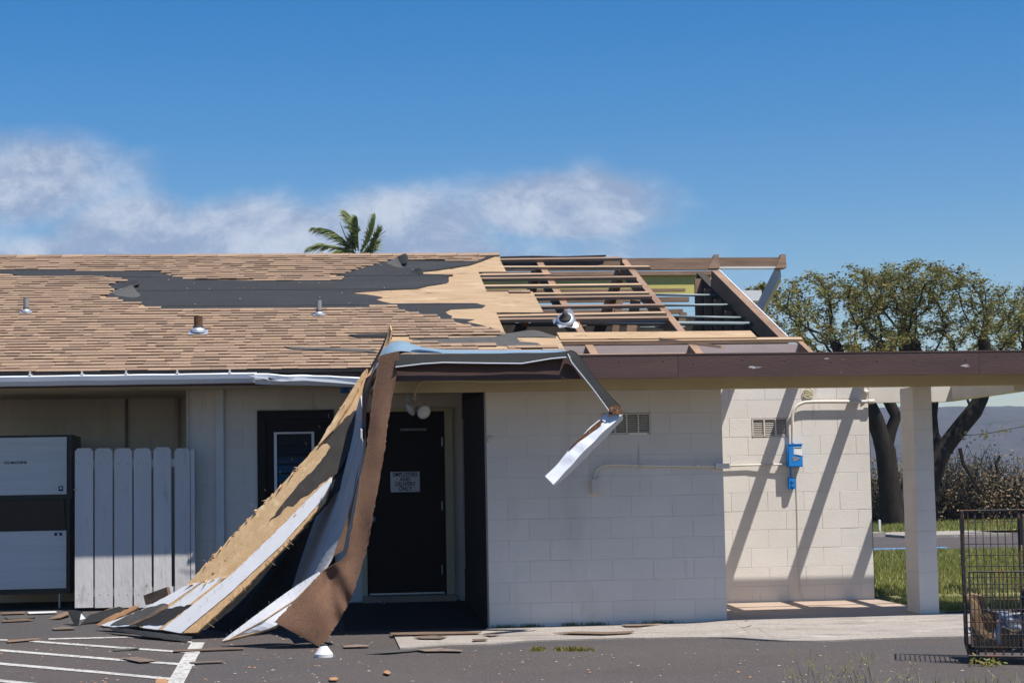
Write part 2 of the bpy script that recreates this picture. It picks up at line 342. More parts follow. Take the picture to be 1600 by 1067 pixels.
def leafmat(name, a, b, c):
    M = mat(name, a, .6, .1, 3, bump=0, tint=[a, b, c, tuple((x+y)/2 for x, y in zip(a, b))], spec=.25)
    N = M.node_tree.nodes; r = [n for n in N if n.type == 'VALTORGB'][0]
    for e in r.color_ramp.elements: e.color = (1, 1, 1, 1)
    bs = N['Principled BSDF']; tr = N.new('ShaderNodeBsdfTranslucent'); mx = N.new('ShaderNodeMixShader'); mx.inputs[0].default_value = .3
    M.node_tree.links.new(bs.inputs['Base Color'].links[0].from_socket, tr.inputs[0]); M.node_tree.links.new(bs.outputs[0], mx.inputs[1]); M.node_tree.links.new(tr.outputs[0], mx.inputs[2])
    M.node_tree.links.new(mx.outputs[0], N['Material Output'].inputs[0]); return M
m_leaf = leafmat('tree_leaves', (.18, .18, .045), (.23, .185, .06), (.11, .135, .035))
m_palm = leafmat('palm_leaflets', (.15, .20, .06), (.21, .22, .08), (.10, .14, .05))
m_grass = leafmat('grass_blades', (.22, .25, .055), (.30, .26, .10), (.16, .20, .04))
m_dry = leafmat('dry_brush_leaves', (.22, .155, .09), (.28, .185, .10), (.11, .11, .05))
m_stalk = leafmat('seed_grass', (.30, .27, .13), (.22, .24, .09), (.36, .31, .19))
m_weed = leafmat('yellow_weeds', (.28, .24, .05), (.16, .18, .04), (.24, .17, .05))
m_yellow = mat('yellow_wall_paint', (.58, .50, .15), .8, .1, 3, bump=.1)
m_pink = mat('pale_primer_board', (.42, .33, .31), .8, .12, 2.5, (.5, 1, 2), bump=.15)
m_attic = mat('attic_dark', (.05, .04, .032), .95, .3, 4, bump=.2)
m_wire = mat('cage_wire', (.075, .066, .062), .6, .3, 30, bump=.1, metal=.3, spots=((.15, .07, .04), 9, .5, .1, (1, 1, 1)))
m_card = mat('cardboard', (.24, .155, .085), .9, .15, 8, bump=.1)
m_bag = mat('black_bag', (.012, .012, .015), .35, .1, 8, bump=.3, bscale=20)
m_print = mat('printed_wrap', (.55, .57, .60), .5, .1, 6, bump=.05, spots=((.10, .13, .22), 26, .54, .03, (1, 1, .25)))
m_hill = mat('dry_hillside', (.058, .05, .056), 1, .25, .06, bump=.8, bscale=.15, col2=(.03, .032, .034), spots=((.02, .028, .022), .12, .54, .06, (1, .4, 1)))
m_woodscrap = mat('wood_scrap', (.22, .145, .095), .9, .25, 7, (.4, 3, 3), bump=.3, col2=(.09, .06, .042), rnd_=.25)
m_scrap = mat('shingle_scrap', (.17, .125, .095), .95, .35, 12, bump=.4, bscale=150, rnd_=.25)
m_orange = mat('raw_wood_chip', (.36, .19, .09), .8, .2, 10, bump=.2)
m_lens = mat('lamp_lens', (.50, .50, .48), .15, .1, 20, bump=.2, bscale=60)
m_lampb = mat('lamp_body', (.34, .30, .26), .55, .08, 6, bump=.05)

# ================================================================= GROUND
def strip_ground(name, x0, x1, ys, m_, dz=0, nx=2):
    mb = MB(); xs = [x0+(x1-x0)*i/nx for i in range(nx+1)]
    vs = [(x, y, ground_z(y)+dz) for y in ys for x in xs]; K = nx+1
    mb.add(vs, [(r*K+i, r*K+i+1, (r+1)*K+i+1, (r+1)*K+i) for r in range(len(ys)-1) for i in range(nx)])
    return kind(mb.build(name, m_, recalc=False), 'structure')
mb = MB(); GX = [-1500, -60, -10, -2.42, -2.25, 5, 60, 1500]; GY = [-150, -25, -18, -10, -6, -3, -1.5, 0, 1, 2, 2.6, 4, 6, 8, 10, 12, 30, 200, 1500]
mb.add([(x, y, ground_z(y) if x < -2.4 or y <= 0 or y >= 12 else -.03) for y in GY for x in GX], [(r*8+i, r*8+i+1, (r+1)*8+i+1, (r+1)*8+i) for r in range(len(GY)-1) for i in range(7)])
kind(mb.build('asphalt_ground', m_asphalt, recalc=False), 'structure')
# concrete apron in front of the wall
def gp(x, y, dz): return on_ground(x, y, dz)
fr = [(625, 1012), (700, 1008), (760, 1006), (820, 1001), (900, 998), (1000, 996), (1100, 995), (1150, 996), (1200, 999), (1245, 1000.5), (1300, 1000), (1380, 996.5), (1480, 994), (1600, 991), (1800, 985)]
fr3 = spline([(*gp(a, b, .012)[:2],) for a, b in fr], 4)
mb = MB(); top = []; K = len(fr3)
def apz(x, y):
    t = min(1, max(0, (x+.45)/.55)); t = t*t*(3-2*t)
    s = min(1, max(0, (y+1.9)/1.7)); return ground_z(min(y, 0))+.014+t*s*.022
vs = []; fs = []; ROWS = 10
left0 = gp(612, 990, .01); left0x = left0.x
for i, (x, y) in enumerate(fr3):
    yb = .02 if x > -2.36 else left0.y+.02
    for r in range(ROWS+1):
        yy = y+(yb-y)*r/ROWS; vs.append((x+(.0 if r else 0), yy, apz(x, yy)))
for i in range(K-1):
    for r in range(ROWS): a = i*(ROWS+1)+r; fs.append((a, a+ROWS+1, a+ROWS+2, a+1))
base = len(vs); edge = [i*(ROWS+1) for i in range(K)]
for e in edge: vs.append((vs[e][0], vs[e][1], vs[e][2]-.05))
for i in range(K-1): fs.append((edge[i], base+i, base+i+1, edge[i+1]))
mb.add(vs, fs); kind(mb.build('concrete_apron', m_concrete, recalc=True), 'structure', 'pale rough concrete apron along the foot of the front wall')
# cracks in the apron
mb = MB()
for pts in ([(1146, 973), (1157, 979), (1166, 979), (1175, 977)], [(1160, 980), (1168, 985), (1173, 988)], [(1185, 981), (1197, 988), (1211, 996)], [(1150, 966), (1164, 971), (1169, 970)]):
    q = [gp(a, b, .03) for a, b in pts]
    for i in range(len(q)-1):
        p0, p1 = q[i], q[i+1]; w = .012
        za = apz(p0.x, p0.y)+.004; zb = apz(p1.x, p1.y)+.004
        mb.add([(p0.x, p0.y-w, za), (p1.x, p1.y-w*.7, zb), (p1.x, p1.y+w*.7, zb), (p0.x, p0.y+w, za)], [(0, 1, 2, 3)])
kind(mb.build('apron_crack', m_feltblack, recalc=False), 'structure')
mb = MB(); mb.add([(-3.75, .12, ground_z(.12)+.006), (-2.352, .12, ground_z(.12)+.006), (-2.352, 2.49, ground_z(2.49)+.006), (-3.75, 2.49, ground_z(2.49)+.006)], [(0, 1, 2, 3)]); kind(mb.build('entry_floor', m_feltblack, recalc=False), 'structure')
# walkway slab under the open canopy
mb = MB(); mb.hexa([(-.06, .021, -.2), (2.02, .021, -.2), (2.12, 1.9, -.2), (-.06, 1.9, -.2), (-.06, .021, .006), (2.24, .021, .006), (2.12, 1.9, .038), (-.06, 1.9, .038)])
kind(mb.build('walkway_slab', m_slab), 'structure')
# lawn, kerb and far verge
def flat(name, pts, z, m_, k='structure'):
    mb = MB(); mb.add([(x, y, z) for x, y in pts], [tuple(range(len(pts)))]); return kind(mb.build(name, m_, recalc=False), k)
mb = MB(); ys = [.15, 1, 1.9, 3, 6, 10, 15.0]; vs = []
for y in ys: vs += [(2.13 if y < 1.95 else 1.6, y, max(.012, ground_z(min(y, .5))+.03) if y < 2 else .03+max(0, .08*(1-abs(y-5)/5))), (40, y, max(.012, 0) if y < 2 else .03+max(0, .08*(1-abs(y-5)/5)))]
mb.add(vs, [(2*i, 2*i+1, 2*i+3, 2*i+2) for i in range(len(ys)-1)]); kind(mb.build('lawn_ground', m_dirt, recalc=False), 'structure')
def lawn_z(y): return .012 if y < 2 else .03+max(0, .08*(1-abs(y-5)/5))
flat('verge_ground', [(-60, 26.6), (140, 26.6), (140, 60), (-60, 60)], .05, m_dirt)
mb = MB(); mb.box(-60, 9.6, 25.0, 26.6, -.1, .10); mb.box(9.6, 12.2, 23.6, 26.6, -.1, .06); kind(mb.build('far_pavement', m_concrete), 'structure')
mb = MB(); mb.box(6.0, 8.4, 17.2, 17.6, .0, .004); kind(mb.build('blue_parking_mark', mat('blue_road_paint', (.10, .28, .52), .8, .2, 8, bump=.1)), 'structure')
# parking bay lines
def pline(pts, th):
    mb = MB()
    for i in range(len(pts)-1):
        (x0, y0), (x1, y1) = pts[i], pts[i+1]
        th_ = th*.82; mb.add([on_ground(x0, y0+th_/2, .005), on_ground(x1, y1+th_/2, .005), on_ground(x1, y1-th_/2, .005), on_ground(x0, y0-th_/2, .005)], [(0, 1, 2, 3)])
    return kind(mb.build('parking_line', m_line, recalc=False), 'structure')
mb = MB(); mb.add([on_ground(*p, .009) for p in ((299, 1003), (320, 1003), (283, 1074), (256, 1074))], [(3, 2, 1, 0)]); kind(mb.build('parking_line', m_line, recalc=False), 'structure')
for pts, th in (([(76, 997.6), (236, 993.8)], 2.2), ([(200, 994.6), (236, 994.6), (300, 1002.6)], 2.6), ([(45, 1000.6), (150, 1008.4), (312, 1019.6)], 3.2), ([(-40, 1012), (0, 1015), (180, 1029.5), (304, 1038.5)], 3.8), ([(-40, 1032), (0, 1036), (150, 1049), (288, 1062)], 4.4), ([(-40, 1057), (0, 1062.5), (120, 1075)], 5), ([(-40, 998.5), (12, 999.2)], 2.2)): pline(pts, th)

# ================================================================= BUILDING
bld = thing('damaged_building', 'single-storey cream block building with wind-stripped brown shingle roof and bare rafters', 'building')
BH, BW, BZ = .2032, .4064, .01
_bm = {}
def block_mesh(w, m_):
    k = (round(w, 3), m_.name)
    if k not in _bm:
        g = .0018; c = .0018; h = BH; x0, x1, z0, z1 = g, w-g, g*.8, h-g*.8; d = .02
        mb = MB()
        mb.add([(x0, d, z0), (x1, d, z0), (x1, d, z1), (x0, d, z1), (x0, c, z0), (x1, c, z0), (x1, c, z1), (x0, c, z1), (x0+c, 0, z0+c), (x1-c, 0, z0+c), (x1-c, 0, z1-c), (x0+c, 0, z1-c)],
               [(8, 9, 10, 11), (4, 5, 9, 8), (5, 6, 10, 9), (6, 7, 11, 10), (7, 4, 8, 11), (0, 1, 5, 4), (1, 2, 6, 5), (2, 3, 7, 6), (3, 0, 4, 7)])
        _bm[k] = mb.mesh('concrete_block', m_)
    return _bm[k]
def block_wall(name, x0, x1, Y, z1, holes=(), m_=m_block, phase=0., zb=-.25, parent=bld, th=.19, wob=.0012):
    """core wall + blocks laid in running bond on its front face (facing -Y)"""
    mb = MB(); xs = sorted({x0, x1, *[h[0] for h in holes], *[h[1] for h in holes]}); 
    for a, b in zip(xs[:-1], xs[1:]):
        cut = [(h[2], h[3]) for h in holes if h[0] <= a+1e-6 and h[1] >= b-1e-6]; z = zb
        for c0, c1 in sorted(cut):
            if c0 > z: mb.box(a, b, Y+.0028, Y+th, z, c0)
            z = c1
        if z < z1: mb.box(a, b, Y+.0028, Y+th, z, z1)
    wl = mb.build(name, m_mortar if m_ is m_block else m_, parent)
    k = -1; z = BZ-BH
    while z < z1-.02:
        zt = min(z+BH, z1); sp = [(x0, x1)]
        for h in holes:
            if h[2] < zt-.03 and h[3] > z+.03:
                n = []
                for a, b in sp:
                    if h[1] <= a or h[0] >= b: n.append((a, b)); continue
                    if h[0]-a > .03: n.append((a, h[0]))
                    if b-h[1] > .03: n.append((h[1], b))
                sp = n
        off = phase+(BW/2 if k % 2 else 0)
        for a, b in sp:
            j = [a]; x = math.floor((a-off)/BW)*BW+off
            while x < b:
                if a+.05 < x < b-.05: j.append(x)
                x += BW
            j.append(b)
            for q in range(len(j)-1):
                w = j[q+1]-j[q]; o = link('concrete_block', block_mesh(w, m_), wl); o.location = (j[q], Y+rnd.uniform(-wob, wob), z)
                if zt-z < BH-.01: o.scale.z = (zt-z)/BH
        z += BH; k += 1
    return wl
fwall = block_wall('front_wall', -2.352, -.002, 0, 2.27, holes=[(-1.20, -.72, BZ+9*BH, BZ+10*BH)], phase=-2.352)
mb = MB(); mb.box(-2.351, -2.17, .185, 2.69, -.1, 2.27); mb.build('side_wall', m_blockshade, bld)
mb = MB(); mb.box(-.17, -.003, .192, 1.915, -.1, 2.27); mb.build('room_wall', m_cream, bld)
rwall = block_wall('recessed_wall', -.16, 2.09, 1.91, 2.6, holes=[(.765, 1.172, BZ+9*BH, BZ+10*BH)], phase=.31)
mb = MB(); mb.box(2.0902, 2.096, 1.912, 2.11, 0.02, 2.6); mb.box(1.9, 2.09, 2.1, 9.6, 0, 2.62); mb.build('end_wall', m_darkbrown, bld)
mwall = block_wall('main_wall', -5.41, -2.36, 2.7, 2.62, holes=[(-4.645, -3.80, -.3, 2.235), (-3.50, -2.47, -.3, 2.235)], phase=-5.41)
iwall = block_wall('machine_bay_wall', -10.2, -5.2, 4.3, 2.62, phase=-10.2)
for q in ((-5.40, -5.21, 2.9, 4.29), (-10.3, -10.201, 1.9, 13.2), (-10.2, 2.0, 13.0, 13.2)): mb = MB(); mb.box(*q, -.1, 2.62); mb.build('outer_wall', m_cream, bld)
# pillar
pil = MB(); pil.box(1.962, 2.148, .004, .39, -.1, 2.27); pil = pil.build('pillar', m_mortar, bld)
pb = MB(); g = .0025
pb.box(0, .194, 0, .397, g, BH-g); me = pb.mesh('concrete_block', m_block)
for k in range(-1, 12):
    o = link('concrete_block', me, pil); o.location = (1.958+rnd.uniform(-.001, .001), 0+rnd.uniform(-.001, .001), BZ+k*BH)
    if k == 11: o.scale.z = .12
# wall vents
def wall_vent(x0, x1, Y, z0, z1, n=3):
    mb = MB(); w = x1-x0; fwid = .014
    mb.box(x0, x1, Y-.006, Y+.012, z0, z0+.012).box(x0, x1, Y-.006, Y+.012, z1-.012, z1)
    for i in range(n+1):
        xx = x0+(w-fwid)*i/n; mb.box(xx, xx+fwid, Y-.0075, Y+.012, z0, z1)
    v = mb.build('wall_vent', m_cream, bld); b = MB(); b.box(x0+.01, x1-.01, Y+.045, Y+.05, z0, z1); b.build('vent_backing', m_attic, v)
    for i in range(n):
        a = x0+(w-fwid)*i/n+fwid; c = x0+(w-fwid)*(i+1)/n; L = MB()
        for k in range(8):
            zz = z0+.02+k*(z1-z0-.035)/8; L.hexa([(a, Y+.002, zz), (c, Y+.002, zz), (c, Y+.03, zz+.016), (a, Y+.03, zz+.016), (a, Y+.002, zz+.003), (c, Y+.002, zz+.003), (c, Y+.03, zz+.019), (a, Y+.03, zz+.019)])
        L.build('louvre', m_cream, v)
wall_vent(-1.20, -.72, 0, BZ+9*BH+.004, BZ+10*BH-.004, 4)
wall_vent(.768, 1.169, 1.91, BZ+9*BH+.004, BZ+10*BH-.004, 3)
# --- canopy: fascia, soffit, beam, open rafters
FY = -.93; FZ0, FZ1 = 2.334, 2.546
for i_, (xa_, xb_) in enumerate(((-3.40, -.62), (-.617, 2.31), (2.313, 5.4))):
    mb = MB(); dz_ = (.0, .003, -.002)[i_]; mb.hexa([(xa_, FY, FZ0+dz_), (xb_, FY, FZ0-dz_*.5), (xb_, FY+.036, FZ0-dz_*.5), (xa_, FY+.036, FZ0+dz_), (xa_, FY, FZ1-.001), (xb_, FY, FZ1), (xb_, FY+.036, FZ1), (xa_, FY+.036, FZ1-.001)]); fo = mb.build('canopy_fascia', m_brownpaint, bld)
    for k_ in range(7):
        xx = xa_+.15+(xb_-xa_-.3)*k_/6+rnd.uniform(-.05, .05); sc = MB(); sc.lathe((xx, FY, FZ1-.06+rnd.uniform(-.02, .02)), [(.009, 0), (.007, .003), (0, .004)], 6, (0, -1, 0)); sc.build('nail', m_brownpaint, fo)
mb = MB(); mb.box(-3.40, 5.4, FY-.004, FY+.06, FZ1+.001, FZ1+.014); mb.build('drip_edge', m_brownpaint, fo)
mb = MB(); mb.box(-3.40, 5.39, FY+.037, .05, 2.385, 2.395); mb.build('soffit', m_olive, bld)
mb = MB(); mb.box(-3.40, 5.38, -.02, .10, 2.272, 2.384); mb.build('canopy_beam', m_olive, bld)
mb = MB(); mb.box(-3.40, 5.38, FY+.04, .10, 2.49, 2.535); mb.build('canopy_deck', m_osb, bld)
mb = MB(); mb.box(-3.40, -.04, .101, 2.6, 2.49, 2.535); mb.build('canopy_deck', m_osb, bld)
mb = MB(); mb.box(-3.40, -2.36, .101, 2.69, 2.397, 2.43); mb.build('entry_ceiling', m_olive, bld)
for x in (.56, 1.275, 2.025, 2.75, 3.48, 4.2): mb = MB(); mb.box(x-.042, x+.042, .103, 1.905 if x < 2.07 else 2.3, 2.40, 2.54); mb.build('canopy_rafter', m_cream, bld)
mb = MB(); mb.box(-.03, 5.3, .40, .445, 2.542, 2.59); mb.build('canopy_batten', m_cream, bld)
mb = MB(); mb.box(-.03, 5.3, 1.0, 1.11, 2.542, 2.58); mb.build('canopy_batten', m_cream, bld)
mb = MB(); mb.box(2.10, 3.06, 1.93, 2.05, 2.20, 2.385); mb.build('back_beam', m_cream, bld)
mb = MB(); mb.box(3.06, 3.2, .101, 2.3, 2.215, 2.398); mb.build('canopy_end_beam', m_cream, bld)
# ================================================================= MAIN ROOF
RIDGE_Y = 7.5; XL, XG = -10.4, 1.45
def rp(x, y, h=0):                        # point at height h above the rafters' top plane
    return Vector((x, y-h*RS/math.sqrt(1+RS*RS), roof_z(y)+h/math.sqrt(1+RS*RS)))
CS = math.sqrt(1+RS*RS)
def slab(mb, x0, x1, y0, y1, h0, h1, mi=0, tint=0, h0b=None, h1b=None):
    h0b = h0 if h0b is None else h0b; h1b = h1 if h1b is None else h1b
    return mb.hexa([rp(x0, y0, h0), rp(x1, y0, h0), rp(x1, y1, h0b), rp(x0, y1, h0b), rp(x0, y0, h1), rp(x1, y0, h1), rp(x1, y1, h1b), rp(x0, y1, h1b)], mi, tint)
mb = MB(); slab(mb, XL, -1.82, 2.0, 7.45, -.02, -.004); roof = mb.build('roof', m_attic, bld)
rows = [(6.46, 7.5, -1.425), (5.33, 6.46, -1.80), (4.255, 5.33, -1.215), (3.13, 4.255, -1.795), (RY+.02, 3.13, -1.20)]
for i, (y0, y1, xr) in enumerate(rows):
    x = xr; w = 1.22 if i % 2 else 2.44
    while x > XL:
        x2 = max(XL, x-w); mb = MB(); slab(mb, x2+.002, x-.002, y0+.0015, y1-.0015, 0, .013); mb.build('sheathing_panel', m_osb, roof); x = x2; w = 2.44
FELT = [(-20, 425), (107, 424), (118, 426), (250, 427), (252, 430), (286, 436), (304, 440), (420, 441), (537, 441), (524, 434), (569, 421), (590, 415), (612, 409), (640, 410), (745, 411), (753, 407), (779, 399),
        (779, 400.5), (752, 411), (734, 417), (682, 425), (662, 427), (658, 431), (690, 431.5), (701.5, 433), (699, 440), (692, 446), (670, 449), (653, 453.5), (600, 456), (551, 459.5), (556, 461), (570, 462), (587, 464.5), (599, 467), (587, 470), (596, 473), (611, 476.5), (690, 476), (742, 476), (759, 479), (753, 483.5), (705, 485.5), (696, 489.5), (700, 493), (707, 496), (704, 499), (742, 501), (729, 505), (745, 508), (760, 512), (770, 515), (781.6, 518.5),
        (782, 521), (738, 511), (695, 501), (660, 493), (627, 486), (611, 480), (560, 483), (485, 485), (380, 486), (236, 484.5), (223, 478), (205, 475), (171, 470), (163, 463), (184, 455), (163, 450), (199, 440), (168, 434.5), (34, 434), (13, 431), (-20, 430)]
FELT2 = [(645, 533), (690, 530.5), (740, 528.5), (806, 528.5), (812, 536), (840, 538), (849, 544), (810, 543), (740, 541.5), (690, 539), (640, 537)]
FELT3 = [(443, 546.5), (500, 548), (578, 551), (590, 556), (575, 555), (500, 551.5), (460, 550.5)]
FELT4 = [(543, 528), (612, 526), (612, 532), (560, 532)]
OSBOPEN = [[(551, 459), (600, 455.5), (653, 453), (670, 448.5), (692, 445.5), (699, 439), (701.5, 432), (658, 430), (662, 426.5), (734, 416), (779, 399), (800, 399), (800, 462), (860, 457), (860, 491), (790, 488), (800, 524), (781, 519), (745, 508.5), (729, 505.5), (742, 501.5), (704, 499), (707, 496), (696, 490), (705, 485), (753, 483), (759, 479), (742, 475.5), (611, 476), (587, 470), (599, 467), (587, 464)],
           [(612, 529), (645, 528), (645, 536), (612, 535)], [(806, 527), (900, 525), (900, 549), (849, 545), (840, 538), (812, 536)]]
def to_roof(poly): return [tuple(on_roof(*q)[:2]) for q in poly]
felt_r = to_roof(FELT); felt2 = to_roof(FELT2); felt3 = to_roof(FELT3); felt4 = to_roof(FELT4); osbo = [to_roof(q) for q in OSBOPEN]
def roof_poly(mb, poly, h, th=.002, jag=0):
    pts = []
    for i in range(len(poly)):
        a = poly[i]; b = poly[(i+1) % len(poly)]; pts.append(a)
        if jag:
            n = min(12, int(math.hypot(b[0]-a[0], (b[1]-a[1]))/.09))
            for k in range(1, n):
                t = k/n; pts.append((a[0]+(b[0]-a[0])*t+rnd.uniform(-jag, jag), a[1]+(b[1]-a[1])*t+rnd.uniform(-jag, jag)*.5))
    bm = bmesh.new(); vs = [bm.verts.new(rp(x, y, h)) for x, y in pts]
    try: f = bm.faces.new(vs)
    except ValueError: bm.free(); return
    bmesh.ops.triangulate(bm, faces=[f], ngon_method='EAR_CLIP'); bm.verts.index_update()
    V = [v.co.copy() for v in bm.verts]; F = [[v.index for v in f.verts] for f in bm.faces]; bm.free()
    k = len(V); dn = Vector((0, RS, -1)).normalized()*th
    mb.add(V+[v+dn for v in V], F+[[i+k for i in f[::-1]] for f in F]+[(i, (i+1) % k, (i+1) % k+k, i+k) for i in range(k)])
laps = sorted({on_roof(400, q).y for q in (411, 433, 454, 478)})
bands = [-1e3]+laps+[1e3]
for i in range(len(bands)-1):
    q = felt_r
    if bands[i] > -900: q = clip(q, 1, bands[i]-.06, False)
    if bands[i+1] < 900: q = clip(q, 1, bands[i+1], True)
    if len(q) > 2: mb = MB(); roof_poly(mb, q, .0165+.0035*i, .0025); mb.build('underlayment_strip', m_felt, roof)
for q in (felt2, felt3): mb = MB(); roof_poly(mb, q, .0185 if q is felt2 else .040, .002); mb.build('underlayment_strip', m_feltgrey, roof)
mb = MB(); roof_poly(mb, felt4, .0415, .002); mb.build('underlayment_strip', m_feltblack, roof)
mb = MB()
for k_ in range(85):
    lp = rnd.choice(laps); x_ = rnd.uniform(-7.8, -1.8); y_ = lp+rnd.choice((-.03, -.03, .25, .5))+rnd.uniform(-.02, .02)
    if inside((x_, y_), felt_r):
        c_ = rp(x_, y_, .036); n_ = Vector((0, -RS, 1)).normalized(); mb.lathe(c_, [(.010, 0), (.009, .003), (0, .004)], 6, n_, mi=0 if rnd.random() < .4 else 1)
kind(mb.build('nail_cap', [mat('orange_cap', (.26, .11, .07), .7, .1), m_galv], roof), 'stuff')
# shingles
EXP = .128; sh_all = []
s = 0; ny = int((RIDGE_Y-RY)*CS/EXP)
def open_at(x, y):
    if inside((x, y), felt_r) or inside((x, y), felt2) or any(inside((x, y), q) for q in osbo): return True
    return False
for r in range(ny+1):
    y0 = RY-.02+r*EXP/CS; x = XL+rnd.uniform(0, .2)
    while x < -1.25:
        w = rnd.choice((.085, .11, .13, .15, .17, .2, .24)); xc = x+w/2
        lim = next((q[2] for q in rows if q[0] <= y0+.05 <= q[1]), -1.43)
        if xc+w/2 < lim+.02 and not open_at(xc, y0+.045): sh_all.append((x, y0, w, rnd.random(), rnd.random()))
        x += w
sh_all = [q for q in sh_all if not (q[1] < 3.16 and q[0] > -2.2 and rnd.random() < .25)]
_sm = {}
def shingle_geo(mb, w, hi, x=0, y=0, tint=0, local=False):
    b = .021; t = .012 if hi else .0065; y1 = y+(EXP+.03)/CS
    P = [(x+.001, y, b), (x+w-.001, y, b), (x+w-.001, y1, b-.002), (x+.001, y1, b-.002), (x+.001, y, b+t+.004), (x+w-.001, y, b+t+.004), (x+w-.001, y1, b+.001), (x+.001, y1, b+.001)]
    V = [rp(*q) for q in P]
    if local: o = rp(x, y, 0); V = [v-o for v in V]
    mb.add(V, [(4, 5, 6, 7), (1, 2, 6, 5), (3, 0, 4, 7)], 0, tint); mb.add(V, [(0, 1, 5, 4)], 1, tint)
vis = [q for q in sh_all if q[0] > -7.6]; vis.sort(key=lambda q: q[1]); ind = vis[:300]; rest = set(map(tuple, sh_all))-set(map(tuple, ind))
for x, y, w, h, tn in ind:
    k = (w, h > .5)
    if k not in _sm: mb = MB(); shingle_geo(mb, w, k[1], local=True); _sm[k] = mb.mesh('shingle', [m_shingle, m_shbutt])
    o = link('shingle', _sm[k], roof); o.location = rp(x, y, 0)
mb = MB()
for x, y, w, h, tn in sorted(rest): shingle_geo(mb, w, h > .5, x, y, tn+.001)
kind(mb.build('shingle_field', [m_shingle, m_shbutt], roof, recalc=False), 'stuff')
mb = MB(); x = XL
while x < -1.5:
    mb.hexa([rp(x, RIDGE_Y-.12, .02), rp(x+.29, RIDGE_Y-.12, .02), Vector((x+.29, RIDGE_Y+.02, roof_z(RIDGE_Y)+.02)), Vector((x, RIDGE_Y+.02, roof_z(RIDGE_Y)+.02)), rp(x, RIDGE_Y-.12, .035), rp(x+.29, RIDGE_Y-.12, .042), Vector((x+.29, RIDGE_Y+.02, roof_z(RIDGE_Y)+.052)), Vector((x, RIDGE_Y+.02, roof_z(RIDGE_Y)+.045))], 0, rnd.random()); x += .3
mb.build('ridge_cap', [m_shingle, m_shbutt], roof)
# back slope
def bz(y): return roof_z(RIDGE_Y)-RS*(y-RIDGE_Y)
mb = MB(); mb.hexa([(XL, RIDGE_Y+.02, bz(RIDGE_Y)-.02), (-1.6, RIDGE_Y+.02, bz(RIDGE_Y)-.02), (-1.6, 13.4, bz(13.4)-.02), (XL, 13.4, bz(13.4)-.02), (XL, RIDGE_Y+.02, bz(RIDGE_Y)+.02), (-1.6, RIDGE_Y+.02, bz(RIDGE_Y)+.02), (-1.6, 13.4, bz(13.4)+.02), (XL, 13.4, bz(13.4)+.02)])
mb.build('back_slope', m_shingle, bld)
# rafters of the front slope
for x, w in ((-.862, .09), (.345, .09), (-2.07, .09)):
    mb = MB(); slab(mb, x-w/2, x+w/2, 2.1, RIDGE_Y-.06, -.25, -.045); mb.build('rafter', m_rafter_n, bld)
mb = MB(); slab(mb, XG-.05, XG+.05, 3.05, 6.55, -.24, -.002); rg = mb.build('gable_rafter', m_rafter_n, bld)
mb = MB(); slab(mb, XG+.051, XG+.066, 3.05, 6.55, -.2, .004); mb.build('rafter_trim', m_white, rg)
mb = MB(); slab(mb, 1.60, 1.66, 2.1, 2.95, -.24, -.03); mb.build('rafter', m_rafter_n, bld)
# back rafters
for x, y1 in ((-.862, 13.2), (.345, 13.2)):
    mb = MB(); mb.bar((x, RIDGE_Y+.06, bz(RIDGE_Y)-.14), (x, y1, bz(y1)-.14), .09, .2); mb.build('rafter', m_rafter_n, bld)
for y, h in ((8.6, .06), (10.2, .08), (11.4, .06)):
    mb = MB(); mb.box(-1.6, XG, y-.05, y+.05, bz(y)-.02, bz(y)+.02); mb.build('purlin', m_rafter, bld)
# ridge beam, posts
mb = MB(); mb.box(-2.4, 1.72, RIDGE_Y+.05, RIDGE_Y+.14, 4.365, 4.532); rb = mb.build('ridge_beam', m_rafter, bld)
mb = MB(); mb.box(1.721, 2.66, RIDGE_Y+.05, RIDGE_Y+.14, 4.405, 4.535); rb2 = mb.build('ridge_beam', m_rafter, bld)
mb = MB(); mb.box(1.725, 2.60, RIDGE_Y+.045, RIDGE_Y+.15, 4.375, 4.404); mb.build('ridge_trim', m_white, rb2)
for x in (1.69, 2.66):
    mb = MB(); a = Vector((x-.03, RIDGE_Y+.0, 4.37)); mb.hexa([(x-.13, RIDGE_Y-.05, 4.37), (x+.03, RIDGE_Y-.05, 4.37), (x+.03, RIDGE_Y+.15, 4.37), (x-.1, RIDGE_Y+.15, 4.37), (x-.035, RIDGE_Y-.02, 4.57), (x+.03, RIDGE_Y-.02, 4.57), (x+.03, RIDGE_Y+.15, 4.57), (x-.02, RIDGE_Y+.15, 4.57)]); mb.build('ridge_block', m_rafter, bld)
mb = MB(); mb.bar((2.62, RIDGE_Y+.1, 4.33), (2.62, 12.6, 2.55), .045, .24); mb.build('barge_board', m_white, bld)
q0 = on_y(1150, 470, 9.6); q1 = on_y(1190, 453.5, 9.6); mb = MB(); mb.box(q0.x, q1.x, 9.6, 10.0, q0.z, q1.z); mb.build('soffit_panel', m_white, bld)
q0 = on_y(1186, 505, 8.6); q1 = on_y(1203, 494, 8.6); mb = MB(); mb.box(q0.x, q1.x, 8.6, 8.9, q0.z, q1.z); mb.build('soffit_panel', m_white, bld)
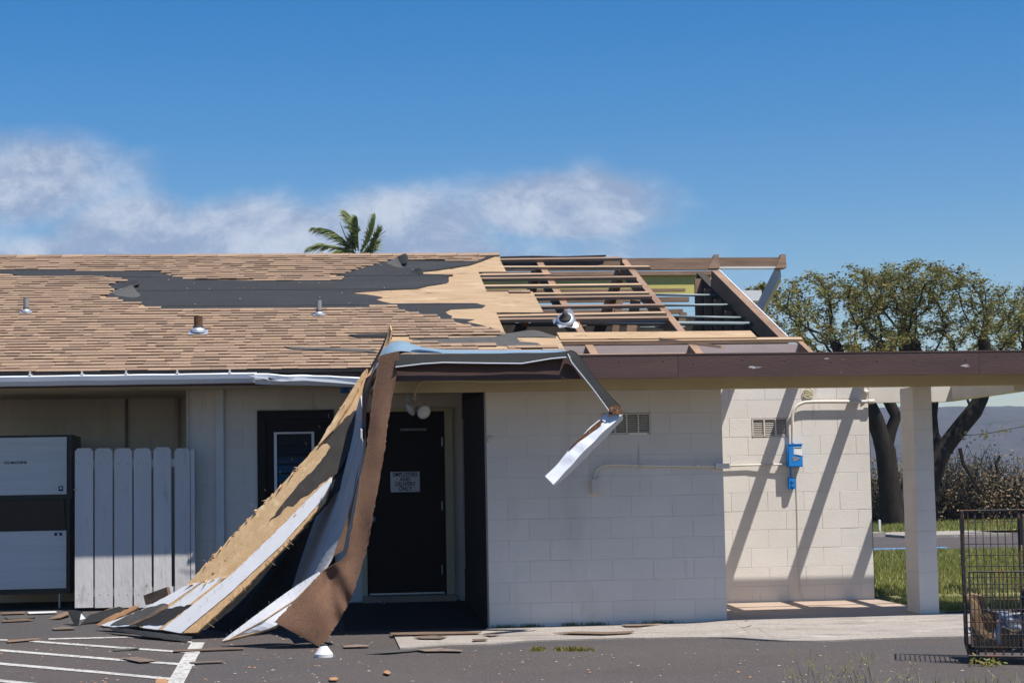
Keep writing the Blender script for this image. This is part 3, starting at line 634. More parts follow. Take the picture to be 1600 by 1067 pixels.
# top dark felt lip on the ridge and purlins
PUR = [((780, 405), (972, 402.5), 5, m_rafter), ((786, 416), (1016, 415.6), 2.6, m_fresh), ((749, 428), (862, 426.5), 2.6, m_fresh), ((750, 434), (994, 431.6), 4, m_rafter), ((756, 446), (1003, 443.6), 4.2, m_fresh), ((833, 457.6), (1014, 455.6), 3, m_fresh),
       ((836, 464), (1018, 461.6), 4, m_rafter), ((842, 477), (1038, 474.5), 4, m_rafter), ((776, 493), (1041, 487.5), 3, m_fresh), ((778, 497.5), (1044, 494.4), 4.5, m_rafter)]
for a, b, th, m_ in PUR:
    pa = on_roof(*a); pb_ = on_roof(*b); w = .05+th*.008; hh = rnd.uniform(-.008, .006)
    mb = MB(); mb.hexa([rp(pa.x, pa.y-w/2, -.044+hh), rp(pb_.x, pb_.y-w/2, -.044+hh), rp(pb_.x+rnd.uniform(-.05, .02), pb_.y+w/2, -.044+hh), rp(pa.x, pa.y+w/2, -.044+hh), rp(pa.x, pa.y-w/2, -.004+hh), rp(pb_.x, pb_.y-w/2, -.004+hh), rp(pb_.x-.03, pb_.y+w/2, -.004+hh), rp(pa.x, pa.y+w/2, -.004+hh)])
    mb.build('purlin', m_, bld)
pa = on_roof(875, 527); pb_ = on_roof(1176, 522)
mb = MB(); slab(mb, -1.19, pb_.x, pb_.y-.20, pb_.y+.10, .001, .016); mb.build('sheathing_strip', m_osb, bld)
mb = MB(); slab(mb, -1.7, 1.66, 2.95, 3.04, -.044, -.001); mb.build('eave_purlin', m_fresh, bld)
mb = MB(); mb.box(-1.19, 1.60, 2.93, 2.96, 2.63, roof_z(2.93)-.05); mb.build('blocking_board', m_pink, bld)
mb = MB(); slab(mb, -1.19, .15, 2.30, 2.44, -.03, -.01); mb.build('sheathing_strip', m_osb, bld)
mb = MB(); a = on_roof(1030, 535); b = on_roof(1125, 551); mb.bar(a+Vector((0, -.1, .03)), b+Vector((0, -.15, .05)), .09, .03); mb.build('loose_batten', m_fresh, bld)
mb = MB()
# curled black felt along the ridge
pts = [(782, 403), (830, 402), (880, 402.6), (930, 401), (947, 399.5)]
P = [on_y(x, y, RIDGE_Y+.02) for x, y in pts]; mb.tube(P, [.02, .022, .02, .02, .012], 6); mb.build('torn_felt_edge', m_feltblack, roof)
# interior: attic floor, yellow wall, gable studs, conduits
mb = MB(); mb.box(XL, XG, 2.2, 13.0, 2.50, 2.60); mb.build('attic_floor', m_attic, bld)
za = on_y(930, 461, 9.2).z; zb_ = on_y(930, 429, 9.2).z; xa = on_y(740, 445, 9.2).x; xb = on_y(1112, 445, 9.2).x
mb = MB(); mb.box(xa, xb, 9.2, 9.3, za, zb_); yw = mb.build('attic_wall', m_yellow, bld)
mb = MB(); mb.box(xa, xb, 9.15, 9.199, zb_-.02, zb_+.04); mb.build('top_plate', m_rafter, yw)
mb = MB(); z0 = on_y(930, 470, 9.2).z; mb.box(xa, xb-.35, 9.2, 9.3, z0-.02, z0+.05); mb.build('collar_beam', m_rafter, bld)
z0 = on_y(930, 488, 9.2).z; mb = MB(); mb.box(xa, xb-.45, 9.2, 9.28, z0-.03, z0+.04); mb.build('collar_beam', m_rafter, bld)
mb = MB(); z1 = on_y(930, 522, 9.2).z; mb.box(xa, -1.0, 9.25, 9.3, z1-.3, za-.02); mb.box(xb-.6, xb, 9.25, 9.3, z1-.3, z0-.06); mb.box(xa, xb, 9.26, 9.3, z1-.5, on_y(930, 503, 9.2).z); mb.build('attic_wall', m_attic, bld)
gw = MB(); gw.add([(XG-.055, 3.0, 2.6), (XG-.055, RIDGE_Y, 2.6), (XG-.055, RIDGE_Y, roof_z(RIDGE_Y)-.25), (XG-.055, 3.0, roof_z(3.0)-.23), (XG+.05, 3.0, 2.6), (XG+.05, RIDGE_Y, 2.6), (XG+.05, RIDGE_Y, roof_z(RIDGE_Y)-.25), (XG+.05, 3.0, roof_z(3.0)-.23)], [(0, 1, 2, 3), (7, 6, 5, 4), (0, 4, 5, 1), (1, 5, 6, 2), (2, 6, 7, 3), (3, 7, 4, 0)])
gwo = gw.build('gable_wall', m_attic, bld)
for y in (3.6, 4.2, 4.8, 5.4, 6.0, 6.6, 7.2): mb = MB(); mb.box(XG-.15, XG-.056, y-.025, y+.025, 2.6, roof_z(y)-.27); mb.build('stud', m_rafter_n, gwo)
for (x0, y0), (x1, y1), Y, r in (((1000, 460), (1141, 462), 6.3, .018), ((1020, 477), (1155, 476.5), 5.4, .018), ((1045, 494.5), (1177, 497), 4.7, .017), ((830, 503.5), (1184, 506), 4.3, .026), ((1000, 512), (1070, 511), 4.6, .012)):
    mb = MB(); mb.tube([on_y(x0, y0, Y), on_y(x1, y1, Y)], r, 8); mb.build('conduit', m_conduit, bld, smooth=True)
for x, y0, y1, Y, w in ((905, 500, 527, 6.5, .09), (985, 470, 524, 7.8, .14), (960, 468, 524, 8.4, .10), (1085, 500, 525, 7.0, .12), (1060, 488, 526, 8.2, .1)):
    a = on_y(x, y1, Y); b = on_y(x+8, y0, Y); mb = MB(); mb.bar(a, b, .06, w, (1, 0, 0)); mb.build('attic_post', m_rafter_n, bld)
# --- left eave: fascia, soffit, gutter
mb = MB(); mb.box(XL, -3.40, 1.875, 1.91, 2.47, 2.60); mb.build('eave_fascia', m_brownpaint, bld)
mb = MB(); mb.box(XL, -3.40, 1.911, 2.69, 2.475, 2.487); mb.build('eave_soffit', m_olive, bld)
mb = MB(); mb.box(XL, -5.42, 2.69, 4.29, 2.475, 2.487); mb.build('bay_ceiling', m_olive, bld)
mb = MB(); mb.box(XL, -3.3, 1.83, 1.88, 2.602, 2.632); mb.build('drip_edge', m_feltblack, bld)
def gutter_prof(xa, xb, za, zb2, ztop, sag=0, nseg=14):
    mb = MB(); pr = [(1.872, 0), (1.872, -.105), (1.80, -.105), (1.765, -.06), (1.752, -.012), (1.762, 0), (1.772, -.012), (1.785, -.06), (1.81, -.095), (1.862, -.095), (1.862, 0)]
    for i in range(nseg+1):
        t = i/nseg; x = xa+(xb-xa)*t; z = za+(zb2-za)*t-sag*math.sin(math.pi*t)+.004*mnoise.noise(Vector((x*3, 1, 0)))
        for y, dz in pr: mb.v.append((x, y+.003*mnoise.noise(Vector((x*4, y*9, 4))), z+dz))
    k = len(pr)
    for i in range(nseg):
        for j in range(k-1): mb.f.append([i*k+j, i*k+j+1, (i+1)*k+j+1, (i+1)*k+j]); mb.mi.append(0); mb.tint.append(0)
    return mb
gz0 = on_y(0, 587, 1.765).z; gz1 = on_y(400, 582, 1.765).z
go = gutter_prof(-9.5, -4.62, gz0-.01, gz1, 0, nseg=40).build('eave_gutter', m_gutw, bld, recalc=False)
for x in (47, 128, 197, 277, 359):
    p = on_y(x, 582, 1.76); mb = MB(); mb.box(p.x-.014, p.x+.014, 1.752, 1.87, gz1-.004, gz1+.012); mb.box(p.x-.006, p.x+.006, 1.756, 1.766, gz1+.012, gz1+.03); mb.box(p.x-.012, p.x+.012, 1.756, 1.766, gz1+.03, gz1+.036); mb.build('gutter_bracket', m_white, go)
# torn end section of that gutter: crumpled, hanging lower
mb = gutter_prof(-4.64, -3.52, on_y(395, 583, 1.74).z-.004, on_y(560, 589, 1.74).z, 0, nseg=16)
for i, v in enumerate(mb.v): n_ = mnoise.noise(Vector((v[0]*5, v[2]*9, 2))); mb.v[i] = (v[0], v[1]-.03+.012*n_, v[2]+.012*n_)
mb.build('crumpled_gutter_end', m_gutw, go, recalc=False)
mb = MB(); pts = [(388, 586), (420, 590), (417, 594), (440, 592), (455, 594), (462, 590), (520, 593), (562, 599), (562, 601), (470, 594), (440, 596), (400, 590)]
sheet(mb, [on_y(x, y, 1.70) for x, y in pts], .003); mb.build('torn_gutter_lip', m_gutw, go)
mb = MB(); mb.box(-4.7, -3.4, 1.84, 1.874, on_y(480, 583, 1.84).z, on_y(480, 577, 1.84).z); mb.build('metal_edge', m_metal, bld)
# --- main wall fittings
def door(name, x0, x1, z0, z1, Y, window=None):
    fwid = .07; mb = MB()
    mb.box(x0-fwid, x0, Y-.02, Y+.12, z0, z1+fwid).box(x1, x1+fwid, Y-.02, Y+.12, z0, z1+fwid).box(x0, x1, Y-.0195, Y+.12, z1, z1+fwid)
    return mb
mb = MB(); mb.box(-3.50, -3.445, 2.69, 2.86, .1, 2.235); mb.box(-2.56, -2.475, 2.66, 2.86, .1, 2.235); mb.box(-3.445, -2.56, 2.67, 2.86, 2.205, 2.235); mb.build('door_frame', m_olive, bld)
mb = MB(); mb.box(-3.444, -2.562, 2.74, 2.79, .17, 2.204); dr = mb.build('entry_door', m_darkbrown, bld)
mb = MB(); mb.box(-3.42, -2.59, 2.725, 2.739, .172, .19); mb.build('kick_strip', m_galv, dr)
p = on_y(648, 671, 2.72); mb = MB(); mb.box(p.x-.16, p.x+.13, 2.70, 2.739, p.z-.012, p.z+.014); mb.build('door_plate', m_greypipe, dr)
p = on_y(583, 811, 2.72); mb = MB(); mb.lathe((p.x, 2.74, p.z), [(.03, 0), (.03, .01), (.018, .02), (.018, .045), (.033, .055), (.033, .08), (.0, .085)], 14, (0, -1, 0)); mb.build('door_handle', m_galv, dr, smooth=True)
p = on_y(583, 790, 2.72); mb = MB(); mb.lathe((p.x, 2.74, p.z), [(.026, 0), (.026, .014), (.0, .016)], 14, (0, -1, 0)); mb.build('dead_bolt', m_galv, dr)
for y_ in (690, 790, 890):
    p = on_y(691, y_, 2.72); mb = MB(); mb.tube([(p.x, 2.735, p.z-.05), (p.x, 2.735, p.z+.05)], .008, 8); mb.build('hinge', m_galv, dr)
mb = MB(); mb.box(-3.5, -2.47, 2.5, 2.9, -.1, .165); mb.build('door_step', m_slab, bld)
mb = MB(); mb.box(-3.445, -2.56, 2.86, 2.9, .1, 2.235); mb.build('door_backing', m_attic, bld)
# louvred service door
mb = MB(); X0, X1 = -4.645, -3.80
mb.box(X0, X0+.085, 2.67, 2.86, .08, 2.235).box(X1-.085, X1, 2.67, 2.86, .08, 2.235).box(X0+.085, X1-.085, 2.68, 2.86, 2.14, 2.235); mb.build('door_frame', m_darkbrown, bld)
gx0, gx1 = -4.463, -4.018
mb = MB(); mb.box(X0+.086, gx0, 2.74, 2.79, .1, 2.139).box(gx1, X1-.086, 2.74, 2.79, .1, 2.139).box(gx0, gx1, 2.74, 2.79, 2.0, 2.139).box(gx0, gx1, 2.74, 2.79, .1, .9); sd_ = mb.build('service_door', m_darkbrown, bld)
mb = MB(); mb.box(gx0, gx0+.03, 2.72, 2.80, .9, 1.995).box(gx1-.03, gx1, 2.72, 2.80, .9, 1.995).box(gx0+.03, gx1-.03, 2.72, 2.80, 1.975, 1.995); wf = mb.build('louvre_frame', m_gutw, sd_)
for k in range(10):
    z = .92+k*.104; mb = MB(); mb.hexa([(gx0+.031, 2.735, z), (gx1-.031, 2.735, z), (gx1-.031, 2.745, z), (gx0+.031, 2.745, z), (gx0+.031, 2.772, z+.11), (gx1-.031, 2.772, z+.11), (gx1-.031, 2.782, z+.11), (gx0+.031, 2.782, z+.11)]); mb.build('glass_louvre', m_glassdark, sd_)
mb = MB(); mb.box(gx0, gx1, 2.80, 2.85, .1, 2.1); mb.build('door_backing', m_black, sd_)
p = on_y(407, 739, 2.73); mb = MB(); mb.box(p.x-.014, p.x+.014, 2.725, 2.739, p.z-.05, p.z+.05); mb.lathe((p.x, 2.725, p.z+.01), [(.012, 0), (.008, .01), (0, .012)], 10, (0, -1, 0)); mb.build('latch_plate', mat('brass', (.3, .24, .12), .45, .1, metal=.4), sd_)
mb = MB(); mb.box(-5.097, -5.013, 2.64, 2.696, .09, 2.474); mb.build('pipe_casing', m_white, bld)
mb = MB(); mb.box(-5.418, -5.40, 2.66, 2.699, .09, 2.474); mb.build('corner_trim', m_cream, bld)
for px_, r, z0 in ((197, .016, .3), (276, .03, .3)):
    p = on_y(px_, 650, 4.2); mb = MB(); mb.tube([(p.x, 4.25, z0), (p.x, 4.25, 2.47)], r, 8); mb.build('wall_pipe', m_cream if px_ > 250 else m_greypipe, bld, smooth=True)
p = on_y(540, 608, 2.4); mb = MB(); mb.box(p.x-.05, p.x+.05, 2.6, 2.695, p.z-.03, p.z+.035); mb.lathe((p.x-.01, 2.6, p.z), [(.02, 0), (.02, .02), (.012, .022)], 10, (0, -1, 0)); tag(mb.build('wall_sensor', m_blue), 'tiny blue box under the eave behind the hanging roof panel', 'sensor')

# ================================================================= THINGS ON THE WALLS
# sign on the door
sg = thing('door_sign', 'white EMPLOYEES AND DELIVERY ONLY sign fixed to the dark door', 'sign')
a = on_y(610, 737, 2.735); b = on_y(656, 768, 2.735)
mb = MB(); mb.box(a.x, b.x, 2.731, 2.739, b.z, a.z); mb.build('plate', m_signw, sg)
for i, t in enumerate(('EMPLOYEES', 'AND', 'DELIVERY', 'ONLY')):
    text_mesh(t, .064, 'lettering', m_ink, sg, ((a.x+b.x)/2, 2.7295, a.z-.033-i*(a.z-b.z-.015)/4), (math.pi/2, 0, 0), .0011, sx=.84)
for x in (a.x+.012, b.x-.012): mb = MB(); mb.lathe((x, 2.731, b.z+.014), [(.006, 0), (.005, .003), (0, .004)], 8, (0, -1, 0)); mb.build('screw', m_greypipe, sg)
# twin floodlight on its conduit
fl = thing('twin_floodlight', 'twin-headed floodlight on a curved conduit above the dark entry', 'floodlight')
cz = lambda x, y, Y=-.06: on_y(x, y, Y)
mb = MB(); path = spline([list(cz(648, 623)), list(cz(648.5, 614)), list(cz(650, 606)), list(cz(655, 599)), list(cz(663, 595.5)), list(cz(672, 594.8)), list(cz(685, 595)), list(cz(720, 594.5)), list(cz(770, 596)), list(cz(880, 594))], 5); mb.tube(path, .011, 8); mb.build('conduit', m_olive, fl, smooth=True)
mb = MB(); c_ = cz(684, 596); mb.box(c_.x-.05, c_.x+.04, c_.y-.02, c_.y+.02, c_.z-.015, c_.z+.017); mb.build('conduit_body', m_olive, fl)
c_ = cz(642, 624, -.08); mb = MB(); mb.lathe(c_+Vector((0, .05, 0)), [(.0, -.07), (.045, -.065), (.05, -.03), (.05, .03), (0, .031)], 16, (0, -1, 0)); mb.tube([c_+Vector((0, 0, 0)), cz(648, 621, -.07)], .018, 8); mb.build('junction_box', m_lampb, fl, smooth=True)
def lamp_head(c, d, k):
    d = Vector(d).normalized(); mb = MB(); mb.lathe(c, [(0, -.075*k), (.022*k, -.075*k), (.026*k, -.03*k), (.045*k, -.01*k), (.062*k, .035*k), (.066*k, .04*k), (.066*k, .052*k), (.058*k, .052*k)], 18, d); h = mb.build('lamp_head', m_lampb, fl, smooth=True)
    mb = MB(); mb.lathe(c, [(.058*k, .050*k), (.04*k, .062*k), (0, .066*k)], 18, d); mb.build('lens', m_lens, h, smooth=True)
lamp_head(cz(646, 636, -.14), (-.75, -.35, -.55), 1.0); lamp_head(cz(659, 641, -.2), (.35, -.85, -.4), 1.05)
mb = MB(); mb.tube([cz(642, 627, -.1), cz(650, 632, -.12), cz(656, 637, -.16)], .014, 8); mb.tube([cz(642, 627, -.1), cz(645, 633, -.12)], .014, 8); mb.build('swivel_arm', m_lampb, fl, smooth=True)
# conduit with outlet box on the shaded wall, running to the blue enclosure
ct = thing('wall_conduit', 'grey-painted conduit bending down to an outlet box on the shaded wall', 'conduit')
fy = -.03
mb = MB(); q = [(929, 750), (930, 740), (934, 732), (943, 727), (955, 725.5), (1000, 726.5), (1060, 727.5), (1118, 728)]
mb.tube(spline([list(on_y(x, y, fy)) for x, y in q], 5), .0125, 10); mb.build('pipe', m_block, ct, smooth=True)
a = on_y(924, 748, -.05); b = on_y(937, 771, -.05); mb = MB(); mb.box(a.x, b.x, -.06, -.002, b.z, a.z); ob = mb.build('outlet_box', m_block, ct)
mb = MB(); mb.box(a.x+.006, b.x-.006, -.066, -.0605, b.z+.01, a.z-.01); mb.build('cover_plate', m_cream, ob)
for x in (946, 1090): p = on_y(x, 726.5, fy); mb = MB(); mb.tube([(p.x-.012, fy, p.z), (p.x+.012, fy, p.z)], .018, 10); mb.build('coupling', m_block, ct)
a = on_y(1118, 725, -.05); mb = MB(); mb.box(a.x, a.x+.14, -.055, -.002, a.z-.045, a.z+.005); mb.build('pull_box', m_block, ct)
bx = thing('blue_disconnect_box', 'bright blue electrical enclosure with torn label on the sunlit wall', 'electrical box')
Yw = 1.91; a = on_y(1231, 695, Yw-.11); b = on_y(1254, 729, Yw-.11)
mb = MB(); mb.box(a.x, b.x, Yw-.11, Yw-.001, b.z, a.z); bb = mb.build('enclosure', m_blue, bx)
mb = MB(); mb.box(a.x-.006, b.x+.006, Yw-.122, Yw-.1, a.z+.0005, a.z+.012); mb.box(a.x+.006, b.x-.003, Yw-.117, Yw-.1105, b.z+.008, a.z-.004); mb.build('lid', m_blue, bb)
p0 = on_y(1240, 698.5, Yw-.12); p1 = on_y(1253.5, 712, Yw-.12); mb = MB(); sheet(mb, [(p0.x, Yw-.1185, p0.z), (p1.x, Yw-.1185, p0.z), (p1.x, Yw-.1185, p1.z), (p1.x-.04, Yw-.122, p1.z+.01), (p0.x, Yw-.1185, p1.z+.018)], .001); mb.build('torn_label', m_label, bb)
mb = MB(); mb.box(p0.x+.004, p1.x-.006, Yw-.1205, Yw-.119, p0.z-.018, p0.z-.006); mb.build('label_print', m_ink, bb)
p0 = on_y(1238, 713.5, Yw-.12); mb = MB(); sheet(mb, [(p0.x, Yw-.119, p0.z), (p0.x+.09, Yw-.119, p0.z-.01), (p0.x+.04, Yw-.119, p0.z-.045), (p0.x+.01, Yw-.119, p0.z-.05)], .001); mb.build('label_scrap', mat('grey_label', (.28, .26, .26), .8, .5, 60, bump=0), bb)
a2 = on_y(1233, 746, Yw-.07); b2 = on_y(1242.5, 764, Yw-.07); mb = MB(); mb.box(a2.x, b2.x, Yw-.07, Yw-.001, b2.z, a2.z); oo = mb.build('outlet', m_blue, bx)
for dz in (.035, .085): mb = MB(); mb.lathe(((a2.x+b2.x)/2+.008, Yw-.07, a2.z-dz), [(.022, 0), (.02, .012), (0, .013)], 12, (0, -1, 0)); mb.build('outlet_cover', m_blue, oo)
mb = MB(); mb.tube([((a2.x+b2.x)/2-.008, Yw-.05, a2.z-.005), ((a2.x+b2.x)/2-.008, Yw-.05, b.z+.002)], .012, 8); mb.build('nipple', m_blue, bx)
mb = MB(); q = [(1238.5, 694), (1238.5, 672), (1238, 652), (1240, 642), (1245, 634.5), (1253, 630), (1264, 628), (1300, 627.6), (1340, 627.5), (1364, 627.3)]
mb.tube(spline([list(on_y(x, y, Yw-.05)) for x, y in q], 6), .0185, 10); mb.build('service_conduit', m_cream, bx, smooth=True)
mb = MB(); mb.tube([on_y(1129, 728.2, Yw-.03), on_y(1170, 726.5, Yw-.03), on_y(1232, 725, Yw-.05)], .011, 8); mb.build('feed_conduit', m_cream, bx, smooth=True)
mb = MB(); p = on_y(1356, 627.3, Yw-.05); mb.tube([p, p+Vector((.07, 0, 0))], .026, 10); mb.build('conduit_cap', m_cream, bx)
mb = MB(); p = on_y(1244.5, 764, Yw-.012); mb.tube([(p.x, Yw-.01, p.z+.3), (p.x+.004, Yw-.01, p.z-.3), (p.x-.003, Yw-.01, p.z-.8), (p.x+.01, Yw-.01, .12), (p.x+.05, Yw-.01, .05)], .004, 6); mb.build('ground_wire', m_cream, bx)
# round ornament
rg_ = thing('round_ornament', 'small round tan ornament on the sunlit wall under the beam', 'ornament')
c_ = on_y(1263, 614, Yw-.02); mb = MB(); mb.tube([(c_.x+.056*math.cos(t*math.pi/10), Yw-.012, c_.z+.056*math.sin(t*math.pi/10)) for t in range(21)], .006, 6); mb.build('ring', m_olive, rg_)
mb = MB()
for dz in (-.03, -.012, .008, .028): mb.tube([(c_.x-.04, Yw-.010, c_.z+dz), (c_.x-.01, Yw-.012, c_.z+dz+.008), (c_.x+.015, Yw-.012, c_.z+dz-.006), (c_.x+.04, Yw-.010, c_.z+dz)], .005, 5)
mb.build('scrollwork', m_olive, rg_)
pk = on_y(1354, 612, Yw-.05); mb = MB(); mb.lathe((pk.x, Yw-.001, pk.z), [(.03, 0), (.03, .03), (.022, .05), (0, .052)], 14, (.3, -1, -.3)); tag(mb.build('wall_fitting', m_cream), 'small round cream fitting at the top corner of the sunlit wall', 'fitting')
# small dome on the wall corner beside the entry
p = on_y(764, 686, -.02); mb = MB(); mb.lathe((p.x+.01, -.001, p.z), [(.035, 0), (.033, .012), (.02, .026), (0, .03)], 14, (0, -1, 0)); tag(mb.build('door_bell', m_cream), 'small pale dome on the shaded wall beside the entry corner', 'bell')

# ================================================================= ROOF VENTS
def roof_vent(x, y, r, h, label, mpipe, group='roof vents'):
    p = on_roof(x, y); p = rp(p.x, p.y, .036); t = thing('roof_vent', label, 'roof vent', group)
    mb = MB(); w = r*4.2; n_ = Vector((0, -RS, 1)).normalized(); u = Vector((0, 1, RS)).normalized()
    q = [p+Vector((sx_*w*.5, 0, 0))+u*(sy*w*.5) for sx_, sy in ((-1, -1), (1, -1), (1, 1), (-1, 1))]; sheet(mb, [z+n_*.004 for z in q], .004, n_); mb.build('flashing', m_galv, t)
    mb = MB(); mb.lathe(p, [(r*1.75, -.01), (r*1.75, r*.25), (r*1.62, r*.55), (r*1.25, r*.9)], 20); mb.build('flashing_cone', m_galv, t, smooth=True)
    mb = MB(); mb.lathe(p, [(r*1.25, r*.85), (r*1.2, r*1.0), (r*1.02, r*1.5), (r*1.0, r*1.6)], 20); mb.build('rubber_boot', m_rubber, t, smooth=True)
    mb = MB(); mb.lathe(p, [(r*.95, r*1.2), (r*.95, h), (r*.8, h), (r*.8, h-.04), (0, h-.05)], 20); mb.build('pipe', mpipe, t)
    return t
roof_vent(41, 492, .033, .165, 'thin grey pipe vent on the shingles at the left edge', m_greypipe)
roof_vent(310, 524, .052, .18, 'stubby rusty pipe vent low on the shingle roof', m_rustpipe)
roof_vent(498.5, 496, .033, .17, 'thin grey pipe vent below the black felt strip', m_greypipe)
t = thing('dislodged_vent', 'dislodged silver vent flashing lying on the bare rafters', 'roof vent')
p = on_roof(883, 514); p = rp(p.x, p.y, .10); n_ = Vector((-.15, -.75, .6)).normalized(); e = n_.orthogonal().normalized(); g_ = n_.cross(e)
mb = MB(); vs = [p]; K = 28
for k in range(K):
    a_ = 2*math.pi*k/K; rr = .125/max(abs(math.cos(a_+.5)), abs(math.sin(a_+.5)))*rnd.uniform(.95, 1.04); vs.append(p+(e*math.cos(a_)+g_*math.sin(a_))*rr+n_*.05*math.sin(a_*2+1))
mb.add(vs, [(0, 1+k, 1+(k+1) % K) for k in range(K)]); mb.build('flashing_plate', mat('dull_flashing', (.27, .29, .32), .5, .3, 9, bump=.15, metal=.4), t)
mb = MB(); mb.lathe(p, [(.11, 0), (.108, .03), (.075, .045)], 20, n_); mb.build('flashing_cone', m_galv, t, smooth=True)
mb = MB(); mb.lathe(p, [(.076, .042), (.06, .06), (.036, .085), (.03, .12), (0, .125)], 20, (n_+Vector((0, 0, .5))).normalized()); mb.build('rubber_boot', m_rubber, t, smooth=True)
# felt flaps on the roof: curled sheets lifted off the deck towards the open side
def flap(A, B, label, m_=m_felt):
    f = lambda q: [(x, y, on_roof(x, y).y-.05-l) for x, y, l in q]
    o = loft(f(A), f(B), .003, 4, 6, .012, m_, 'felt_flap', None, ws=8); tag(o, label, 'roofing felt', 'torn felt flaps'); return o
flap([(160, 450.5, .0), (180, 445, .05), (200, 440, .15), (213, 436, .25), (218, 438, .15)], [(186, 455, 0), (198, 450, .05), (209, 447, .15), (217, 444, .25), (219, 441, .2)], 'folded felt flap at the left end of the black strip')
flap([(162, 462, .0), (186, 452, .08), (207, 445.5, .2)], [(188, 466, 0), (205, 466, .03), (220, 462, .08)], 'pointed grey felt flap lying on shingles at the left end', m_=m_feltgrey)
flap([(591, 417, .0), (606, 409, .1), (621, 402, .3)], [(602, 422, 0), (615, 418, .05), (631, 419.5, .1)], 'grey triangular felt flap lifted near the ridge', m_=m_feltgrey)
flap([(617, 404, .1), (625, 399, .3), (633, 396, .4), (637, 400, .3)], [(622, 412, .05), (629, 412, .2), (635, 411, .3), (637.5, 406, .3)], 'black felt roll standing up against the sky at the ridge', m_=m_feltblack)
flap([(636, 429.5, .0), (647, 421, .15), (655, 419.5, .25), (660, 423, .2)], [(640, 431, 0), (650, 430, .05), (657, 430, .08), (662, 427, .1)], 'small crumpled black felt curl beside the bare plywood', m_=m_feltblack)
flap([(679, 440, 0), (688, 434, .08), (702, 432, .1)], [(690, 443.5, 0), (696, 443, .03), (701, 440, .05)], 'felt flap folded over at the edge of the bare plywood', m_=m_felt)
flap([(764, 528, 0), (795, 521, .1), (834, 516, .2), (868, 525, .05)], [(766, 529, 0), (800, 527.5, .02), (838, 526, .05), (869, 527.5, .02)], 'curled felt and shingle flap above the lower plywood strip', m_=m_feltgrey)

HY = -.17
def on_yh(x, y, Y): return on_y(x, y, Y+HY)
# ================================================================= PEELED ROOF PANELS
PT = on_yh(600, 560, .47); PB = on_ground(150, 977, .05); PR = on_ground(310, 990, .05)
pn = (PB-PT).cross(PR-PT).normalized()
if pn.y > 0: pn = -pn
def pp(x, y, off=0): return on_plane(x, y, PT+pn*off, pn)
pan = thing('peeled_roof_panel', 'peeled plywood and white-board roof panel leaning from the eave to the ground', 'roof panel')
def ppiece(name, pts, th, m_, off=0, parent=pan, jag=None):
    jag = {'plywood_sheet': 1.1, 'shade_layer': 1.3, 'torn_felt': 1.3, 'board_edge': .5, 'cut_end': 1.0, 'underlay': 1.5}.get(name, .35) if jag is None else jag
    q = []
    for i in range(len(pts)):
        (xa_, ya_), (xb_, yb_) = pts[i], pts[(i+1) % len(pts)]; n_ = max(1, int(math.hypot(xb_-xa_, yb_-ya_)/6)); q.append((xa_, ya_))
        for k in range(1, n_): q.append((xa_+(xb_-xa_)*k/n_+rnd.uniform(-jag, jag), ya_+(yb_-ya_)*k/n_+rnd.uniform(-jag, jag)))
    pts = q
    mb = MB(); sheet(mb, [pp(x, y, off) for x, y in pts], th, pn); return mb.build(name, m_, parent)
osb = ppiece('plywood_sheet', [(574, 577), (545, 622), (497, 695), (440, 757), (380, 818), (294, 910), (300, 912), (360, 898), (400, 866), (440, 825), (480, 790), (520, 745), (545, 700), (560, 650), (572, 600)], .012, m_osbp)
# shade cast on the plywood, laid on as a dark jagged sheet
ppiece('shade_layer', [(500, 692), (525, 668), (552, 642), (566, 640), (566, 668), (548, 700), (528, 738), (505, 752), (487, 768), (470, 778), (458, 790), (450, 789), (438, 802), (420, 815), (432, 799), (446, 781), (462, 762), (480, 742), (500, 722), (512, 704), (517, 697), (512, 691)], .003, mat('brown_black_shade', (.042, .034, .028), .9, .25, 6, bump=.3), .005)
ppiece('trim_strip', [(573.5, 575.5), (566, 583), (530, 640), (496.5, 695), (500, 693), (520, 672), (545, 633), (560, 606)], .02, m_osbp, .03)
W1 = [(517, 746), (487, 774), (437, 824), (366, 893), (310, 937), (253, 983), (283, 988.5), (360, 925), (440, 851), (500, 784), (516, 757)]
mb = MB(); Pk = [(312, 987, -.05), (352, 998, -.45), (430, 950, -.35), (462, 908, -.2), (482, 850, 0), (508, 785, .1), (552, 735, .15), (570, 690, .15), (570, 640, .2), (540, 700, .25), (500, 770, .25), (440, 850, .2), (370, 930, .1)]
V = [on_yh(x, y, Y+.85) for x, y, Y in Pk]; c0 = sum(V, Vector())/len(V); n_ = len(V)
mb.add(V+[v+Vector((0, .01, 0)) for v in V], [tuple(range(n_)), tuple(range(2*n_-1, n_-1, -1))]+[(i, i+n_, (i+1) % n_+n_, (i+1) % n_) for i in range(n_)]); mb.build('black_felt_sheet', m_feltspeck, pan)
b1 = ppiece('white_board', W1, .02, m_white, .022)
ppiece('board_edge', [(516.5, 757), (500, 784.5), (440, 851.5), (360, 925.5), (283.5, 989), (309, 987), (380, 921), (450, 850), (507, 784)], .02, m_edge, .012)
ppiece('board_edge', [(487, 774.5), (437, 824.5), (366, 893.5), (310, 937.5), (252, 983.5), (248, 983), (308, 934), (362, 892), (434, 822), (484, 773)], .02, m_edge, .018)
ppiece('white_board', [(358, 897.5), (320, 908), (276, 940), (226, 975), (222, 980), (247, 983), (308, 934)], .02, m_white, .014)
ppiece('board_edge', [(320, 908.5), (315, 909.5), (262, 945), (214, 977), (221, 980), (226, 975.5), (276, 940.5)], .02, m_edge, .010)
ppiece('white_board', [(314, 909), (294, 912), (262, 930), (215, 955), (157, 976), (172, 979), (213, 977), (262, 945)], .02, m_white, .012)
